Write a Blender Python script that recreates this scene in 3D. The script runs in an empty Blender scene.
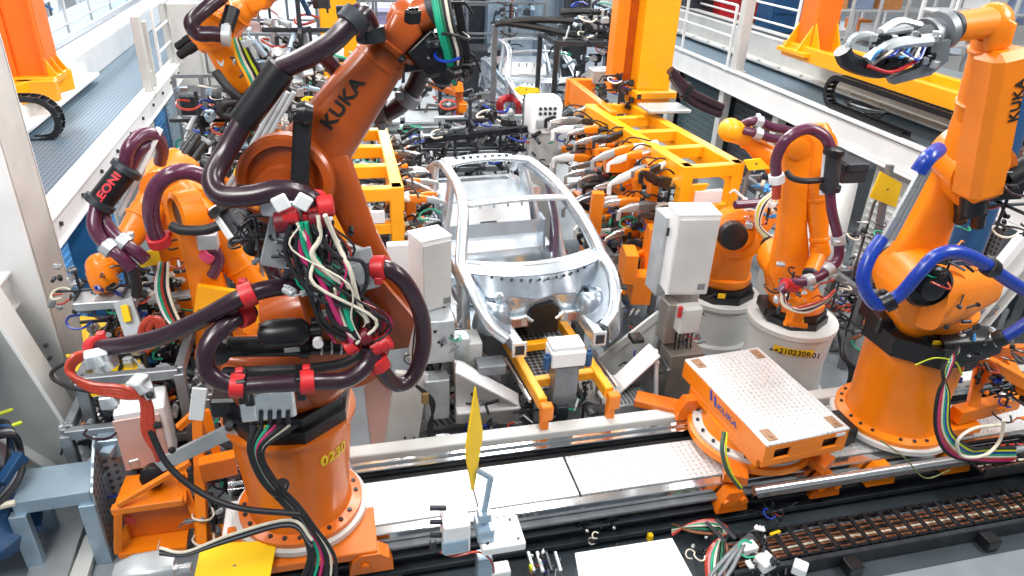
import bpy, math, random
from mathutils import Vector as V, Matrix as M
PI = math.pi
C = bpy.context.scene.collection
random.seed(7)

# ------------------------------------------------------------------ camera
F = 718.0; H = 5.2
_x = V((3086, -238, 718)).normalized(); _y = V((-197, -390, 718)).normalized()
_y = (_y - _x * _y.dot(_x)).normalized(); _z = _y.cross(_x)          # world axes in camera space (x right, y down, z forward)
if _z.y > 0: _z = -_z
def ray(px, py):
    v = V((px - 512, py - 288, F)); return V((v.dot(_x), v.dot(_y), v.dot(_z)))
def P(px, py, y=None, z=None, x=None):
    """world point seen at a pixel of the photograph on a plane of constant x, y or z"""
    r = ray(px, py)
    if y is not None: t = y / r.y
    elif z is not None: t = (z - H) / r.z
    else: t = x / r.x
    return r * t + V((0, 0, H))
cam_d = bpy.data.cameras.new('camera'); cam = bpy.data.objects.new('camera', cam_d); C.objects.link(cam)
right = V((_x.x, _y.x, _z.x)); down = V((_x.y, _y.y, _z.y)); fwd = V((_x.z, _y.z, _z.z))
right.normalize(); fwd.normalize(); down = fwd.cross(right).normalized(); right = down.cross(fwd).normalized()
m = M((right, -down, -fwd)).transposed().to_4x4(); m.translation = V((0, 0, H)); cam.matrix_world = m
cam_d.sensor_width = 36; cam_d.lens = F / 1024 * 36; cam_d.clip_end = 200; cam_d.clip_start = .05
bpy.context.scene.camera = cam

# ------------------------------------------------------------------ materials
def lin(h):
    h = h.lstrip('#'); c = [int(h[i:i + 2], 16) / 255 for i in (0, 2, 4)]
    return [x / 12.92 if x <= .04045 else ((x + .055) / 1.055) ** 2.4 for x in c]
MATS = {}
def mat(name, col, rough=.5, metal=0, var=.12, scale=6, bump=0, bscale=60, coat=0, emit=0, alpha=1, tread=0):
    if name in MATS: return MATS[name]
    m = bpy.data.materials.new(name); m.use_nodes = True; nt = m.node_tree; b = nt.nodes['Principled BSDF']
    c = lin(col); N = nt.nodes.new; L = nt.links.new
    tc = N('ShaderNodeTexCoord'); n = N('ShaderNodeTexNoise'); n.inputs['Scale'].default_value = scale; n.inputs['Detail'].default_value = 5
    L(tc.outputs['Object'], n.inputs['Vector'])
    r = N('ShaderNodeValToRGB'); r.color_ramp.elements[0].position = .3; r.color_ramp.elements[1].position = .7
    r.color_ramp.elements[0].color = [x * (1 - var) for x in c] + [1]; r.color_ramp.elements[1].color = [min(1, x * (1 + var)) for x in c] + [1]
    L(n.outputs['Fac'], r.inputs['Fac']); L(r.outputs['Color'], b.inputs['Base Color'])
    b.inputs['Roughness'].default_value = rough; b.inputs['Metallic'].default_value = metal
    if coat: b.inputs['Coat Weight'].default_value = coat; b.inputs['Coat Roughness'].default_value = .12
    if emit: b.inputs['Emission Color'].default_value = c + [1]; b.inputs['Emission Strength'].default_value = emit
    if alpha < 1: b.inputs['Alpha'].default_value = alpha
    if bump or tread:
        bp = N('ShaderNodeBump'); bp.inputs['Strength'].default_value = bump or tread; bp.inputs['Distance'].default_value = .01
        if tread:
            v = N('ShaderNodeTexVoronoi'); v.inputs['Scale'].default_value = bscale; v.inputs['Randomness'].default_value = 0
            L(tc.outputs['Object'], v.inputs['Vector'])
            k = N('ShaderNodeValToRGB'); k.color_ramp.elements[0].color = (1, 1, 1, 1); k.color_ramp.elements[1].color = (0, 0, 0, 1)
            k.color_ramp.elements[0].position = .18; k.color_ramp.elements[1].position = .32
            L(v.outputs['Distance'], k.inputs['Fac']); L(k.outputs['Color'], bp.inputs['Height'])
        else:
            n2 = N('ShaderNodeTexNoise'); n2.inputs['Scale'].default_value = bscale; L(tc.outputs['Object'], n2.inputs['Vector'])
            L(n2.outputs['Fac'], bp.inputs['Height'])
        L(bp.outputs['Normal'], b.inputs['Normal'])
    MATS[name] = m; return m
def dots(name, col, hole, scale, rough=.5, metal=.3, pos=.3):
    """sheet with a regular pattern of holes or studs of a second colour"""
    m = mat(name, col, rough, metal); nt = m.node_tree; N = nt.nodes.new; L = nt.links.new; b = nt.nodes['Principled BSDF']
    tc = N('ShaderNodeTexCoord'); v = N('ShaderNodeTexVoronoi'); v.inputs['Scale'].default_value = scale; v.inputs['Randomness'].default_value = 0
    L(tc.outputs['Object'], v.inputs['Vector']); k = N('ShaderNodeValToRGB')
    k.color_ramp.elements[0].position = pos; k.color_ramp.elements[1].position = pos + .06
    k.color_ramp.elements[0].color = lin(hole) + [1]; k.color_ramp.elements[1].color = lin(col) + [1]
    L(v.outputs['Distance'], k.inputs['Fac']); L(k.outputs['Color'], b.inputs['Base Color']); return m
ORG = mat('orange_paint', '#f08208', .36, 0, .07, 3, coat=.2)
ORD = mat('shaded_orange_paint', '#d86c10', .34, 0, .1, 3, coat=.25)  # orange darkened for shade on the foreground robot, reused on some frame parts
ORX = mat('shaded_arm_orange_paint', '#a24812', .3, 0, .12, 3, coat=.3)  # darker copy of the orange, shade on the foreground arm put into colour
YOR = mat('yellow_orange_paint', '#ffab0f', .4, 0, .06, 3, coat=.2)
RED_OR = mat('red_orange_paint', '#ff7418', .4, 0, .06, 3)
YEL = mat('yellow_plate_paint', '#f7cb10', .5, 0, .05, 3)
BLK = mat('black_plastic', '#15161a', .35, 0, .3, 8)
BLR = mat('black_rubber', '#1b1b1f', .5, 0, .3, 20)
DGR = mat('dark_grey_metal', '#3c4046', .42, .5, .25, 8)
MGR = mat('mid_grey_metal', '#82878c', .42, .5, .2, 6)
LGR = mat('light_grey_metal', '#b9bfc3', .38, .45, .15, 5)
WHT = mat('white_paint', '#e9ebec', .4, 0, .05, 2)
OFF = mat('pale_grey_paint', '#c9cbc9', .45, 0, .1, 2)
SIL = mat('brushed_aluminium', '#d3d6d8', .25, .85, .08, 10)
CHR = mat('polished_steel', '#e5e7e9', .14, 1, .05, 10)
GALV = mat('galvanised_body_steel', '#dbe3ea', .27, .72, .12, 4, bump=.05, bscale=14)
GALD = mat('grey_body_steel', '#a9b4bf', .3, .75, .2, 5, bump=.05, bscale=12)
PUR = mat('purple_hose', '#55243f', .3, 0, .35, 60, coat=.3)
PUD = mat('dark_purple_hose', '#2b1622', .3, 0, .35, 60, coat=.3)
BLU = mat('blue_hose', '#12379c', .33, 0, .25, 40, coat=.3)
RED = mat('red_plastic', '#bf262b', .4, 0, .15, 8)
RHO = mat('red_brown_hose', '#b23c28', .35, 0, .2, 20, coat=.3)
TEAL = mat('teal_cable', '#12a07c', .4, 0, .1, 8)
MAG = mat('magenta_cable', '#c02a6c', .4, 0, .1, 8)
CRE = mat('cream_cable', '#ddd6c4', .4, 0, .1, 8)
YGR = mat('yellow_green_cable', '#c3d21c', .4, 0, .1, 8)
COP = mat('copper_cable', '#8e5a3c', .45, .1, .3, 30)
BLP = mat('blue_panel', '#3f8fd0', .4, 0, .15, 3)
BLD = mat('dark_blue_paint', '#1b4b78', .45, .1, .15, 4)
BGM = mat('blue_grey_metal', '#a3b8c8', .35, .55, .15, 4)
TRD = mat('tread_plate', '#dfe2e4', .3, .35, .05, 5, tread=.9, bscale=18)
TRDW = mat('white_tread_plate', '#eceeef', .34, .25, .04, 5, tread=.35, bscale=24)
MESHD = dots('perforated_walkway', '#7d93a3', '#4b6070', 16, .5, .4, .3)
BRN = dots('brown_perforated_plate', '#8b6a62', '#57403c', 22, .55, .2, .3)
GRD = dots('dark_perforated_plate', '#8e9296', '#2e3135', 16, .5, .5, .42)
LETT = mat('black_lettering', '#191512', .5)
LETY = mat('yellow_lettering', '#e8c81e', .5)
LETR = mat('red_lettering', '#d8323c', .5)
LETB = mat('blue_lettering', '#2746a8', .5)
FLR = mat('concrete_floor', '#868f96', .3, 0, .22, 1.1, bump=.03, bscale=30)
FLP = mat('pale_floor_coating', '#c6ccd0', .28, 0, .12, 1.5)
PIN = mat('pink_grey_panel', '#d9b3ac', .3, .1, .2, 2)

# ------------------------------------------------------------------ mesh builder
class MB:
    def __init__(s): s.v = []; s.f = []
    def add(s, vs, fs):
        o = len(s.v); s.v += [V(a) for a in vs]; s.f += [[i + o for i in f] for f in fs]; return s
    def box(s, c, sx, sy, sz, R=None, b=.008):
        """chamfered box, centre c, full sizes, R = 3x3 rotation"""
        c = V(c); h = (sx / 2, sy / 2, sz / 2); b = min(b, .45 * min(sx, sy, sz)); vs = []; idx = {}
        for X in (-1, 1):
            for Y in (-1, 1):
                for Z in (-1, 1):
                    sg = (X, Y, Z)
                    for k in range(3):
                        p = [sg[i] * (h[i] - (0 if i == k else b)) for i in range(3)]
                        idx[(sg, k)] = len(vs); q = V(p); vs.append(c + (R @ q if R else q))
        fs = []
        for k in range(3):
            i, j = (k + 1) % 3, (k + 2) % 3
            for S in (-1, 1):
                def sgn(a, bb):
                    t = [0, 0, 0]; t[k] = S; t[i] = a; t[j] = bb; return tuple(t)
                f = [idx[(sgn(a, bb), k)] for a, bb in ((-1, -1), (1, -1), (1, 1), (-1, 1))]
                fs.append(f if S > 0 else f[::-1])
            for a in (-1, 1):
                for bb in (-1, 1):
                    def sg2(t_):
                        t = [0, 0, 0]; t[k] = t_; t[i] = a; t[j] = bb; return tuple(t)
                    f = [idx[(sg2(-1), i)], idx[(sg2(1), i)], idx[(sg2(1), j)], idx[(sg2(-1), j)]]
                    fs.append(f if a * bb < 0 else f[::-1])
        for X in (-1, 1):
            for Y in (-1, 1):
                for Z in (-1, 1):
                    f = [idx[((X, Y, Z), k)] for k in range(3)]; fs.append(f if X * Y * Z > 0 else f[::-1])
        return s.add(vs, fs)
    def bar(s, p0, p1, w, h, up=(0, 0, 1), b=.006):
        p0 = V(p0); p1 = V(p1); d = p1 - p0; L = d.length
        if L < 1e-5: return s
        d.normalize(); u = V(up); r = d.cross(u)
        if r.length < 1e-3: r = d.cross(V((0, 1, 0)))
        r.normalize(); u = r.cross(d)
        return s.box((p0 + p1) / 2, w, L, h, M((r, d, u)).transposed(), b)
    def cyl(s, p0, p1, r0, r1=None, n=20, cap=True):
        p0 = V(p0); p1 = V(p1); r1 = r0 if r1 is None else r1; d = (p1 - p0).normalized()
        a = d.orthogonal().normalized(); b = d.cross(a); vs = []
        for p, r in ((p0, r0), (p1, r1)):
            for i in range(n):
                t = 2 * PI * i / n; vs.append(p + a * math.cos(t) * r + b * math.sin(t) * r)
        fs = [[i, (i + 1) % n, n + (i + 1) % n, n + i] for i in range(n)]
        if cap: fs += [list(range(n))[::-1], list(range(n, 2 * n))]
        return s.add(vs, fs)
    def lathe(s, c, d, prof, n=32, cap=True):
        """prof = [(radius, distance along d)]"""
        c = V(c); d = V(d).normalized(); a = d.orthogonal().normalized(); b = d.cross(a); vs = []; fs = []
        for r, z in prof:
            for i in range(n):
                t = 2 * PI * i / n; vs.append(c + d * z + a * math.cos(t) * r + b * math.sin(t) * r)
        for k in range(len(prof) - 1):
            for i in range(n): fs.append([k * n + i, k * n + (i + 1) % n, (k + 1) * n + (i + 1) % n, (k + 1) * n + i])
        if cap: fs += [list(range(n))[::-1], list(range((len(prof) - 1) * n, len(prof) * n))]
        return s.add(vs, fs)
    def sphere(s, c, r, n=16, sc=(1, 1, 1)):
        c = V(c); vs = []; fs = []; m_ = n // 2
        for k in range(1, m_):
            for i in range(n):
                a = PI * k / m_; t = 2 * PI * i / n
                vs.append(c + V((r * sc[0] * math.sin(a) * math.cos(t), r * sc[1] * math.sin(a) * math.sin(t), r * sc[2] * math.cos(a))))
        for k in range(m_ - 2):
            for i in range(n): fs.append([k * n + i, (k + 1) * n + i, (k + 1) * n + (i + 1) % n, k * n + (i + 1) % n])
        vs += [c + V((0, 0, r * sc[2])), c - V((0, 0, r * sc[2]))]
        for i in range(n):
            fs.append([len(vs) - 2, i, (i + 1) % n]); q = (m_ - 2) * n; fs.append([len(vs) - 1, q + (i + 1) % n, q + i])
        return s.add(vs, fs)
    def tube(s, pts, r, n=10, sub=6, taper=None, flat=1):
        pts = spline([V(p) for p in pts], sub) if sub > 1 else [V(p) for p in pts]
        vs = []; N = len(pts); T = (pts[1] - pts[0]).normalized(); a = T.orthogonal().normalized()
        for k, p in enumerate(pts):
            T = (pts[min(k + 1, N - 1)] - pts[max(k - 1, 0)])
            if T.length < 1e-9: T = V((0, 0, 1))
            T.normalize(); a = (a - T * a.dot(T)).normalized(); b = T.cross(a)
            rr = r * (1 if taper is None else 1 + (taper - 1) * k / (N - 1))
            for i in range(n):
                t = 2 * PI * i / n; vs.append(p + a * math.cos(t) * rr + b * math.sin(t) * rr * flat)
        fs = [[k * n + i, k * n + (i + 1) % n, (k + 1) * n + (i + 1) % n, (k + 1) * n + i] for k in range(N - 1) for i in range(n)]
        fs += [list(range(n))[::-1], list(range((N - 1) * n, N * n))]
        return s.add(vs, fs)
    def loft(s, secs, n=24):
        """secs = (centre, right vector, up vector, half width, half height, exponent)"""
        vs = []
        for c, r, u, hw, hh, e in secs:
            c, r, u = V(c), V(r), V(u)
            for i in range(n):
                t = 2 * PI * i / n; x, y = math.cos(t), math.sin(t)
                vs.append(c + r * hw * math.copysign(abs(x) ** (2 / e), x) + u * hh * math.copysign(abs(y) ** (2 / e), y))
        fs = [[k * n + i, k * n + (i + 1) % n, (k + 1) * n + (i + 1) % n, (k + 1) * n + i] for k in range(len(secs) - 1) for i in range(n)]
        fs += [list(range(n))[::-1], list(range((len(secs) - 1) * n, len(secs) * n))]
        return s.add(vs, fs)
    def limb(s, A, B, side, prof, e=4, n=24):
        """casting from A to B; prof = (t, half size in the plane, half size along side[, side offset])"""
        A = V(A); B = V(B); d = (B - A).normalized(); sd = V(side); sd = (sd - d * sd.dot(d)).normalized(); q = d.cross(sd)
        return s.loft([(A.lerp(B, t[0]) + sd * (t[3] if len(t) > 3 else 0), q, sd, t[1], t[2], e) for t in prof], n)
    def prism(s, poly, o, u, w, th, ch=.0):
        """polygon (2d points along u and w from o) given thickness th along u x w"""
        o, u, w = V(o), V(u).normalized(), V(w).normalized(); nn = u.cross(w).normalized(); k = len(poly)
        ar = sum(poly[i][0] * poly[(i + 1) % k][1] - poly[(i + 1) % k][0] * poly[i][1] for i in range(k))
        if ar < 0: poly = poly[::-1]
        vs = [o + u * a + w * b - nn * th / 2 for a, b in poly] + [o + u * a + w * b + nn * th / 2 for a, b in poly]
        fs = [list(range(k))[::-1], list(range(k, 2 * k))] + [[i, (i + 1) % k, k + (i + 1) % k, k + i] for i in range(k)]
        return s.add(vs, fs)
    def quadslab(s, p, th, nrm=None):
        """slab under four (or more) world points"""
        p = [V(a) for a in p]; nn = V(nrm) if nrm else (p[1] - p[0]).cross(p[2] - p[1]).normalized(); k = len(p)
        vs = p + [a - nn * th for a in p]
        return s.add(vs, [list(range(k)), list(range(k, 2 * k))[::-1]] + [[i, i + k, (i + 1) % k + k, (i + 1) % k] for i in range(k)])
def spline(p, sub):
    if len(p) < 3: return p
    q = [2 * p[0] - p[1]] + p + [2 * p[-1] - p[-2]]; out = []
    for i in range(1, len(q) - 2):
        a, b, c, d = q[i - 1], q[i], q[i + 1], q[i + 2]
        for k in range(sub):
            t = k / sub
            out.append(.5 * ((2 * b) + (c - a) * t + (2 * a - 5 * b + 4 * c - d) * t * t + (3 * b - a - 3 * c + d) * t ** 3))
    out.append(p[-1]); return out

def link(name, mb, m, parent=None, org=V((0, 0, 0))):
    me = bpy.data.meshes.new(name); me.from_pydata([tuple(v - org) for v in mb.v], [], mb.f); me.materials.append(m)
    import bmesh
    bm = bmesh.new(); bm.from_mesh(me); bmesh.ops.recalc_face_normals(bm, faces=bm.faces); bm.to_mesh(me); bm.free()
    me.shade_smooth(); me.set_sharp_from_angle(angle=math.radians(34))
    o = bpy.data.objects.new(name, me); C.objects.link(o)
    if parent: o.parent = parent
    return o
class Thing:
    def __init__(s, name, label, cat, org=(0, 0, 0), group=None):
        s.org = V(org); s.o = bpy.data.objects.new(name, None); C.objects.link(s.o); s.o.empty_display_size = .1
        s.o.location = s.org; s.o['label'] = label; s.o['category'] = cat
        if group: s.o['group'] = group
    def add(s, name, mb, m, parent=None, label=None):
        o = link(name, mb, m, parent or s.o, s.org)
        if label: o['label'] = label
        return o
    def text(s, txt, o, x, n, size, m, parent=None, name='lettering', wide=1.0, bold=.0, wrap=None):
        cu = bpy.data.curves.new(name, 'FONT'); cu.body = txt; cu.size = size; cu.extrude = .0015; cu.offset = bold * size
        cu.align_x = 'CENTER'; cu.align_y = 'CENTER'; cu.materials.append(m); cu.space_character = 1.05
        tmp = bpy.data.objects.new(name, cu); C.objects.link(tmp); bpy.context.view_layer.update()
        me = bpy.data.meshes.new_from_object(tmp.evaluated_get(bpy.context.evaluated_depsgraph_get())); bpy.data.objects.remove(tmp)
        if not me.materials: me.materials.append(m)
        ob = bpy.data.objects.new(name, me); C.objects.link(ob); ob.parent = parent or s.o
        x = V(x).normalized(); n = V(n); n = (n - x * n.dot(x)).normalized(); yv = n.cross(x)
        mm = M((x * wide, yv, n)).transposed().to_4x4(); mm.translation = V(o) - s.org; ob.matrix_local = mm
        if wrap:                                                     # lay the letters on the surface they are painted on
            from mathutils.bvhtree import BVHTree
            import bmesh
            bm = bmesh.new(); bm.from_mesh(me); bmesh.ops.triangulate(bm, faces=bm.faces)
            for _ in range(2): bmesh.ops.subdivide_edges(bm, edges=[e for e in bm.edges if e.calc_length() > size * .12], cuts=1)
            bm.to_mesh(me); bm.free()
            w_ = wrap.data; tree = BVHTree.FromPolygons([v.co for v in w_.vertices], [list(q.vertices) for q in w_.polygons]); inv = mm.inverted()
            for v in me.vertices:
                q = mm @ V((v.co.x, v.co.y, 0)); h = tree.ray_cast(q + n * .5, -n)[0]
                if h is not None: v.co = inv @ (h + n * (.007 if v.co.z > 0 else .003))
        return ob
def single(name, mb, m, label, cat, group=None, kind=None):
    c = sum(mb.v, V((0, 0, 0))) / len(mb.v); c.z = min(v.z for v in mb.v)
    o = link(name, mb, m, None, c); o.location = c; o['label'] = label; o['category'] = cat
    if group: o['group'] = group
    if kind: o['kind'] = kind
    return o
def struct(name, mb, m):
    o = link(name, mb, m); o['kind'] = 'structure'; return o
def dup(o, parent=None):
    c = o.copy(); C.objects.link(c); c.parent = parent
    for ch in list(o.children): dup(ch, c)
    return c
def dist(a, b): return (V(a) - V(b)).length
X_, Y_, Z_ = V((1, 0, 0)), V((0, 1, 0)), V((0, 0, 1))

def hose(t, pts, r=.055, m=PUR, clamps=(), cm=RED, name='hose', n=12, sub=7, parent=None, cw=.045):
    """clamps = fractions along the hose"""
    mb = MB(); mb.tube(pts, r, n, sub); h = t.add(name, mb, m, parent)
    q = spline([V(p) for p in pts], 12)
    for f in clamps:
        i = min(len(q) - 2, max(1, int(f * (len(q) - 1)))); T = (q[i + 1] - q[i - 1]).normalized()
        c = MB(); c.lathe(q[i] - T * cw, T, [(r * 1.05, 0), (r * 1.38, .004), (r * 1.42, cw), (r * 1.38, 2 * cw - .004), (r * 1.05, 2 * cw)], 16)
        c.box(q[i] + T.orthogonal().normalized() * r * 1.5, .05, .05, .05, None, .006)
        t.add('hose_clamp', c, cm, h if parent is None else parent)
    return h
def cables(t, a, b, n=6, sp=.06, r=.009, sag=.12, mats=None, name='cable', seed=1, parent=None, mid=None):
    rnd = random.Random(seed); mats = mats or [TEAL, MAG, CRE, BLR, BLR, RHO]; a = V(a); b = V(b)
    for k in range(n):
        j = lambda s_: V((rnd.uniform(-s_, s_), rnd.uniform(-s_, s_), rnd.uniform(-s_, s_)))
        ms = [V(q) for q in mid] if mid else [a.lerp(b, .33), a.lerp(b, .66)]
        pts = [a + j(sp * .6)] + [q + j(sp * 1.5) - Z_ * sag * rnd.random() for q in ms] + [b + j(sp * .6)]
        t.add(name, MB().tube(pts, r * rnd.uniform(.8, 1.25), 7, 6), mats[k % len(mats)], parent)
def gear(t, c, s=1., seed=0, palette=None, n=10, parent=None, names=None, up=Z_, dens=1):
    """machine detail: manifolds, cylinders, clamps arms, plugs around a point, every piece a part of its own"""
    rnd = random.Random(seed); c = V(c)
    if n >= 10 and s > .12:                                           # the rail cross the pieces are bolted on
        b = MB(); b.bar(c - V((s * .8, 0, 0)), c + V((s * .8, 0, 0)), .05 * s + .01, .1 * s); b.bar(c - V((0, 0, s * .8)), c + V((0, 0, s * .8)), .1 * s, .05 * s + .01); b.bar(c - V((0, s * .8, 0)), c + V((0, s * .8, 0)), .05 * s + .01, .1 * s); t.add('mounting_rail', b, DGR, parent)
    palette = palette or [LGR, DGR, BLK, SIL, MGR, BLK, WHT]
    for k in range(n):
        p = c + V((rnd.uniform(-1, 1), rnd.uniform(-1, 1), rnd.uniform(-1, 1))) * s * .85
        m = palette[rnd.randrange(len(palette))]; w = rnd.random(); mb = MB()
        R = M.Rotation(rnd.uniform(0, PI), 3, 'Z') @ M.Rotation(rnd.uniform(-.5, .5), 3, 'X')
        if w < .35:
            a, b, h = rnd.uniform(.15, .4) * s, rnd.uniform(.12, .3) * s, rnd.uniform(.1, .3) * s
            mb.box(p, a, b, h, R, .01)
            for i in range(3): mb.cyl(p + R @ V(((i - 1) * a * .3, 0, h / 2)), p + R @ V(((i - 1) * a * .3, 0, h / 2 + .05 * s)), .04 * s, n=8)
            t.add('valve_block', mb, m, parent)
        elif w < .6:
            d = R @ V((rnd.uniform(-.4, .4), 1, rnd.uniform(-1, 1))).normalized(); L = rnd.uniform(.3, .7) * s; r = rnd.uniform(.05, .09) * s
            mb.lathe(p - d * L / 2, d, [(r * .5, 0), (r, .02 * s), (r, L * .6), (r * 1.15, L * .6), (r * 1.15, L * .68), (r * .35, L * .7), (r * .35, L)], 12)
            t.add('air_cylinder', mb, m, parent)
        elif w < .8:
            d = R @ V((1, 0, rnd.uniform(-.8, .8))).normalized(); L = rnd.uniform(.4, .9) * s
            q = p + d * L; mb.bar(p, q, .06 * s, .1 * s); mb.bar(q, q - Z_ * .25 * s + d * .05, .06 * s, .06 * s); mb.cyl(p - R @ Y_ * .08 * s, p + R @ Y_ * .08 * s, .08 * s, n=10)
            t.add('clamp_arm', mb, m, parent)
        else:
            a0 = rnd.uniform(0, PI); pts = [p + V((math.cos(a0 + i * .8), math.sin(a0 + i * .8), .2 * math.sin(i * 1.3))) * .35 * s for i in range(6)]
            mb.tube(pts, .022 * s + .004, 6, 5); t.add('cable', mb, rnd.choice([BLR, BLR, TEAL, RHO, CRE, PUD, BLU]), parent)
# ------------------------------------------------------------------ the hall
fl = MB(); fl.box((2, 20, -.05), 60, 60, .1, b=0); struct('floor', fl, FLR)
fp = MB(); fp.quadslab([(-9, 14, .012), (-9, 48, .012), (30, 48, .012), (30, 14, .012)], .01, (0, 0, 1))
struct('floor_coating', fp, FLP)
wb = MB(); wb.box((2, 49, 5), 60, .3, 10, b=0); struct('wall_back', wb, mat('hall_wall', '#dfe6ee', .6, 0, .06, .5))

# left maintenance platform ------------------------------------------------------
XL = -3.03; ZL = 2.0
t = Thing('maintenance_platform', 'raised white edged platform with blue grey perforated deck along the left side', 'platform', (XL, 14, 0))
b = MB(); b.quadslab([(XL - .15, 4, ZL), (XL - .15, 40, ZL), (XL - 1.38, 40, ZL), (XL - 1.38, 4, ZL)], .03, (0, 0, 1)); t.add('deck', b, MESHD)
b = MB()
b.box((XL - .08, 20, ZL - .0), .2, 34, .035); b.box((XL - .03, 20, ZL - .16), .02, 34, .3); b.box((XL - .08, 20, ZL - .32), .2, 34, .03)
b.box((XL - .16, 20, ZL + .06), .02, 34, .12); t.add('edge_beam', b, WHT)
for y in [4.8 + i * .9 for i in range(14)]:
    t.add('bolt', MB().cyl((XL - .02, y, ZL - .14), (XL + .01, y, ZL - .14), .028, n=8), DGR)
xr = XL - 1.38
b = MB(); b.box((xr - .0, 20, ZL + .25), .06, 34, .5); b.box((xr - .35, 20, ZL + .5), .75, 34, .06); b.box((xr - .7, 20, ZL + .25), .06, 34, .5)
b.box((xr + .12, 12.6, ZL + .12), .24, 5.2, .05)
t.add('rail_beam', b, WHT)
b = MB(); b.box((xr - .5, 20, ZL + .545), .2, 34, .03); t.add('running_rail', b, MGR)
for y in (9.1, 12.4, 16.9, 20.5):
    for dx in (.7, 1.3): t.add('support_post', MB().box((XL - dx, y, (ZL - .3) / 2), .16, .16, ZL - .3), OFF)
b = MB(); b.quadslab([(xr - 1., 4, ZL - .1), (xr - 1., 40, ZL - .1), (xr - 3.2, 40, ZL - .1), (xr - 3.2, 4, ZL - .1)], .03, (0, 0, 1)); t.add('outer_deck', b, mat('blue_grey_deck', '#9fb6cc', .5, .2))
# blue and grey panels below the platform
for k, (y0, y1, m_) in enumerate([(7.9, 8.7, BLP), (9.6, 10.6, BLP), (12.8, 14.0, OFF), (14.1, 15.0, BLP), (15.2, 16.6, BGM), (17.45, 18.6, BLP)]):
    t2 = Thing('machine_cabinet', ['blue louvred cabinet beneath the nearest bit of the left platform', 'blue louvred cabinet under the left platform beside the sleeve hose', 'grey ribbed cabinet under the left platform', 'blue cabinet under the left platform behind the grey ribbed one', 'blue grey cabinet under the left platform near the guard posts', 'last blue cabinet far back under the left platform'][k], 'cabinet', (XL - .1, y0, 0))
    b = MB(); b.box((XL - .35, (y0 + y1) / 2, .8), .5, y1 - y0, 1.6); t2.add('body', b, m_)
    b = MB()
    for i in range(16): b.box((XL - .09, (y0 + y1) / 2, .15 + i * .09), .025, y1 - y0 - .12, .03)
    t2.add('louvre', b, m_)
# white guard railing on the left platform
def railing(name, label, p0, p1, n, h=1.1, m_=WHT, mids=2, r=.028, gate=None):
    p0 = V(p0); p1 = V(p1); t = Thing(name, label, 'railing', p0)
    for i in range(n):
        q = p0.lerp(p1, i / (n - 1)); b = MB(); b.box(q + Z_ * h / 2, r * 2, r * 2, h); b.box(q + Z_ * .02, .12, .12, .03); t.add('post', b, m_)
    for k in range(mids + 1):
        z = h - k * h / (mids + 1) * .95; t.add('rail', MB().cyl(p0 + Z_ * z, p1 + Z_ * z, r * .9, n=10), m_)
    return t
railing('guard_railing', 'white tube guard railing on the left platform edge', (XL - .1, P(163, 78, x=XL-.1).y, ZL), (XL - .1, 30, ZL), 9, 1.25)
gy = P(150, 96, x=XL - .1).y
t = Thing('gate_post', 'thick white gate posts standing on the left platform edge', 'post', (XL - .1, 11.4, ZL))
b = MB(); b.box((XL - .1, gy, ZL + .55), .14, .14, 1.5); b.box((XL - .1, gy, ZL + .02), .3, .3, .04); b.box((XL - .1, gy + .5, ZL + .55), .1, .1, 1.2); b.box((XL - .1, gy + .25, ZL + .2), .05, .5, .25); t.add('post', b, OFF)

# right walkway ------------------------------------------------------------------
XR = 8.33; ZR = 2.3
t = Thing('maintenance_platform', 'raised white walkway with grey deck running along the right side', 'platform', (XR, 14, 0))
b = MB(); b.quadslab([(XR, 4, ZR), (XR + 1.15, 4, ZR), (XR + 1.15, 40, ZR), (XR, 40, ZR)], .03, (0, 0, 1)); t.add('deck', b, MESHD)
b = MB(); b.box((XR, 22, ZR + .03), .12, 36, .05); b.box((XR + .02, 22, ZR - .2), .03, 36, .4); b.box((XR + .02, 22, ZR - .42), .2, 36, .03); t.add('edge_beam', b, WHT)
b = MB(); b.box((XR + 1.2, 22, ZR + .28), .06, 36, .56); b.box((XR + 1.05, 22, ZR + .1), .28, 36, .05); b.box((XR + 1.5, 22, ZR + .58), .7, 36, .05); b.box((XR + 1.85, 22, ZR + .28), .06, 36, .56); t.add('rail_beam', b, OFF)
b = MB(); b.box((XR + 1.35, 22, ZR + .62), .08, 36, .04); t.add('running_rail', b, DGR)
for i in range(40): t.add('bolt', MB().cyl((XR + .92, 5 + i * .8, ZR + .13), (XR + .92, 5 + i * .8, ZR + .16), .035, n=8), OFF)
b = MB(); b.quadslab([(XR + 1.9, 4, ZR + .3), (XR + 4.2, 4, ZR + .3), (XR + 4.2, 40, ZR + .3), (XR + 1.9, 40, ZR + .3)], .03, (0, 0, 1)); t.add('outer_deck', b, mat('grey_deck', '#98a4a8', .5, .2))
for y in (5.6, 7.7, 10.2, 12.25, 14.4, 17, 20.3): t.add('support_post', MB().box((XR + .14, y, (ZR - .4) / 2), .2, .2, ZR - .4), OFF)
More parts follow.
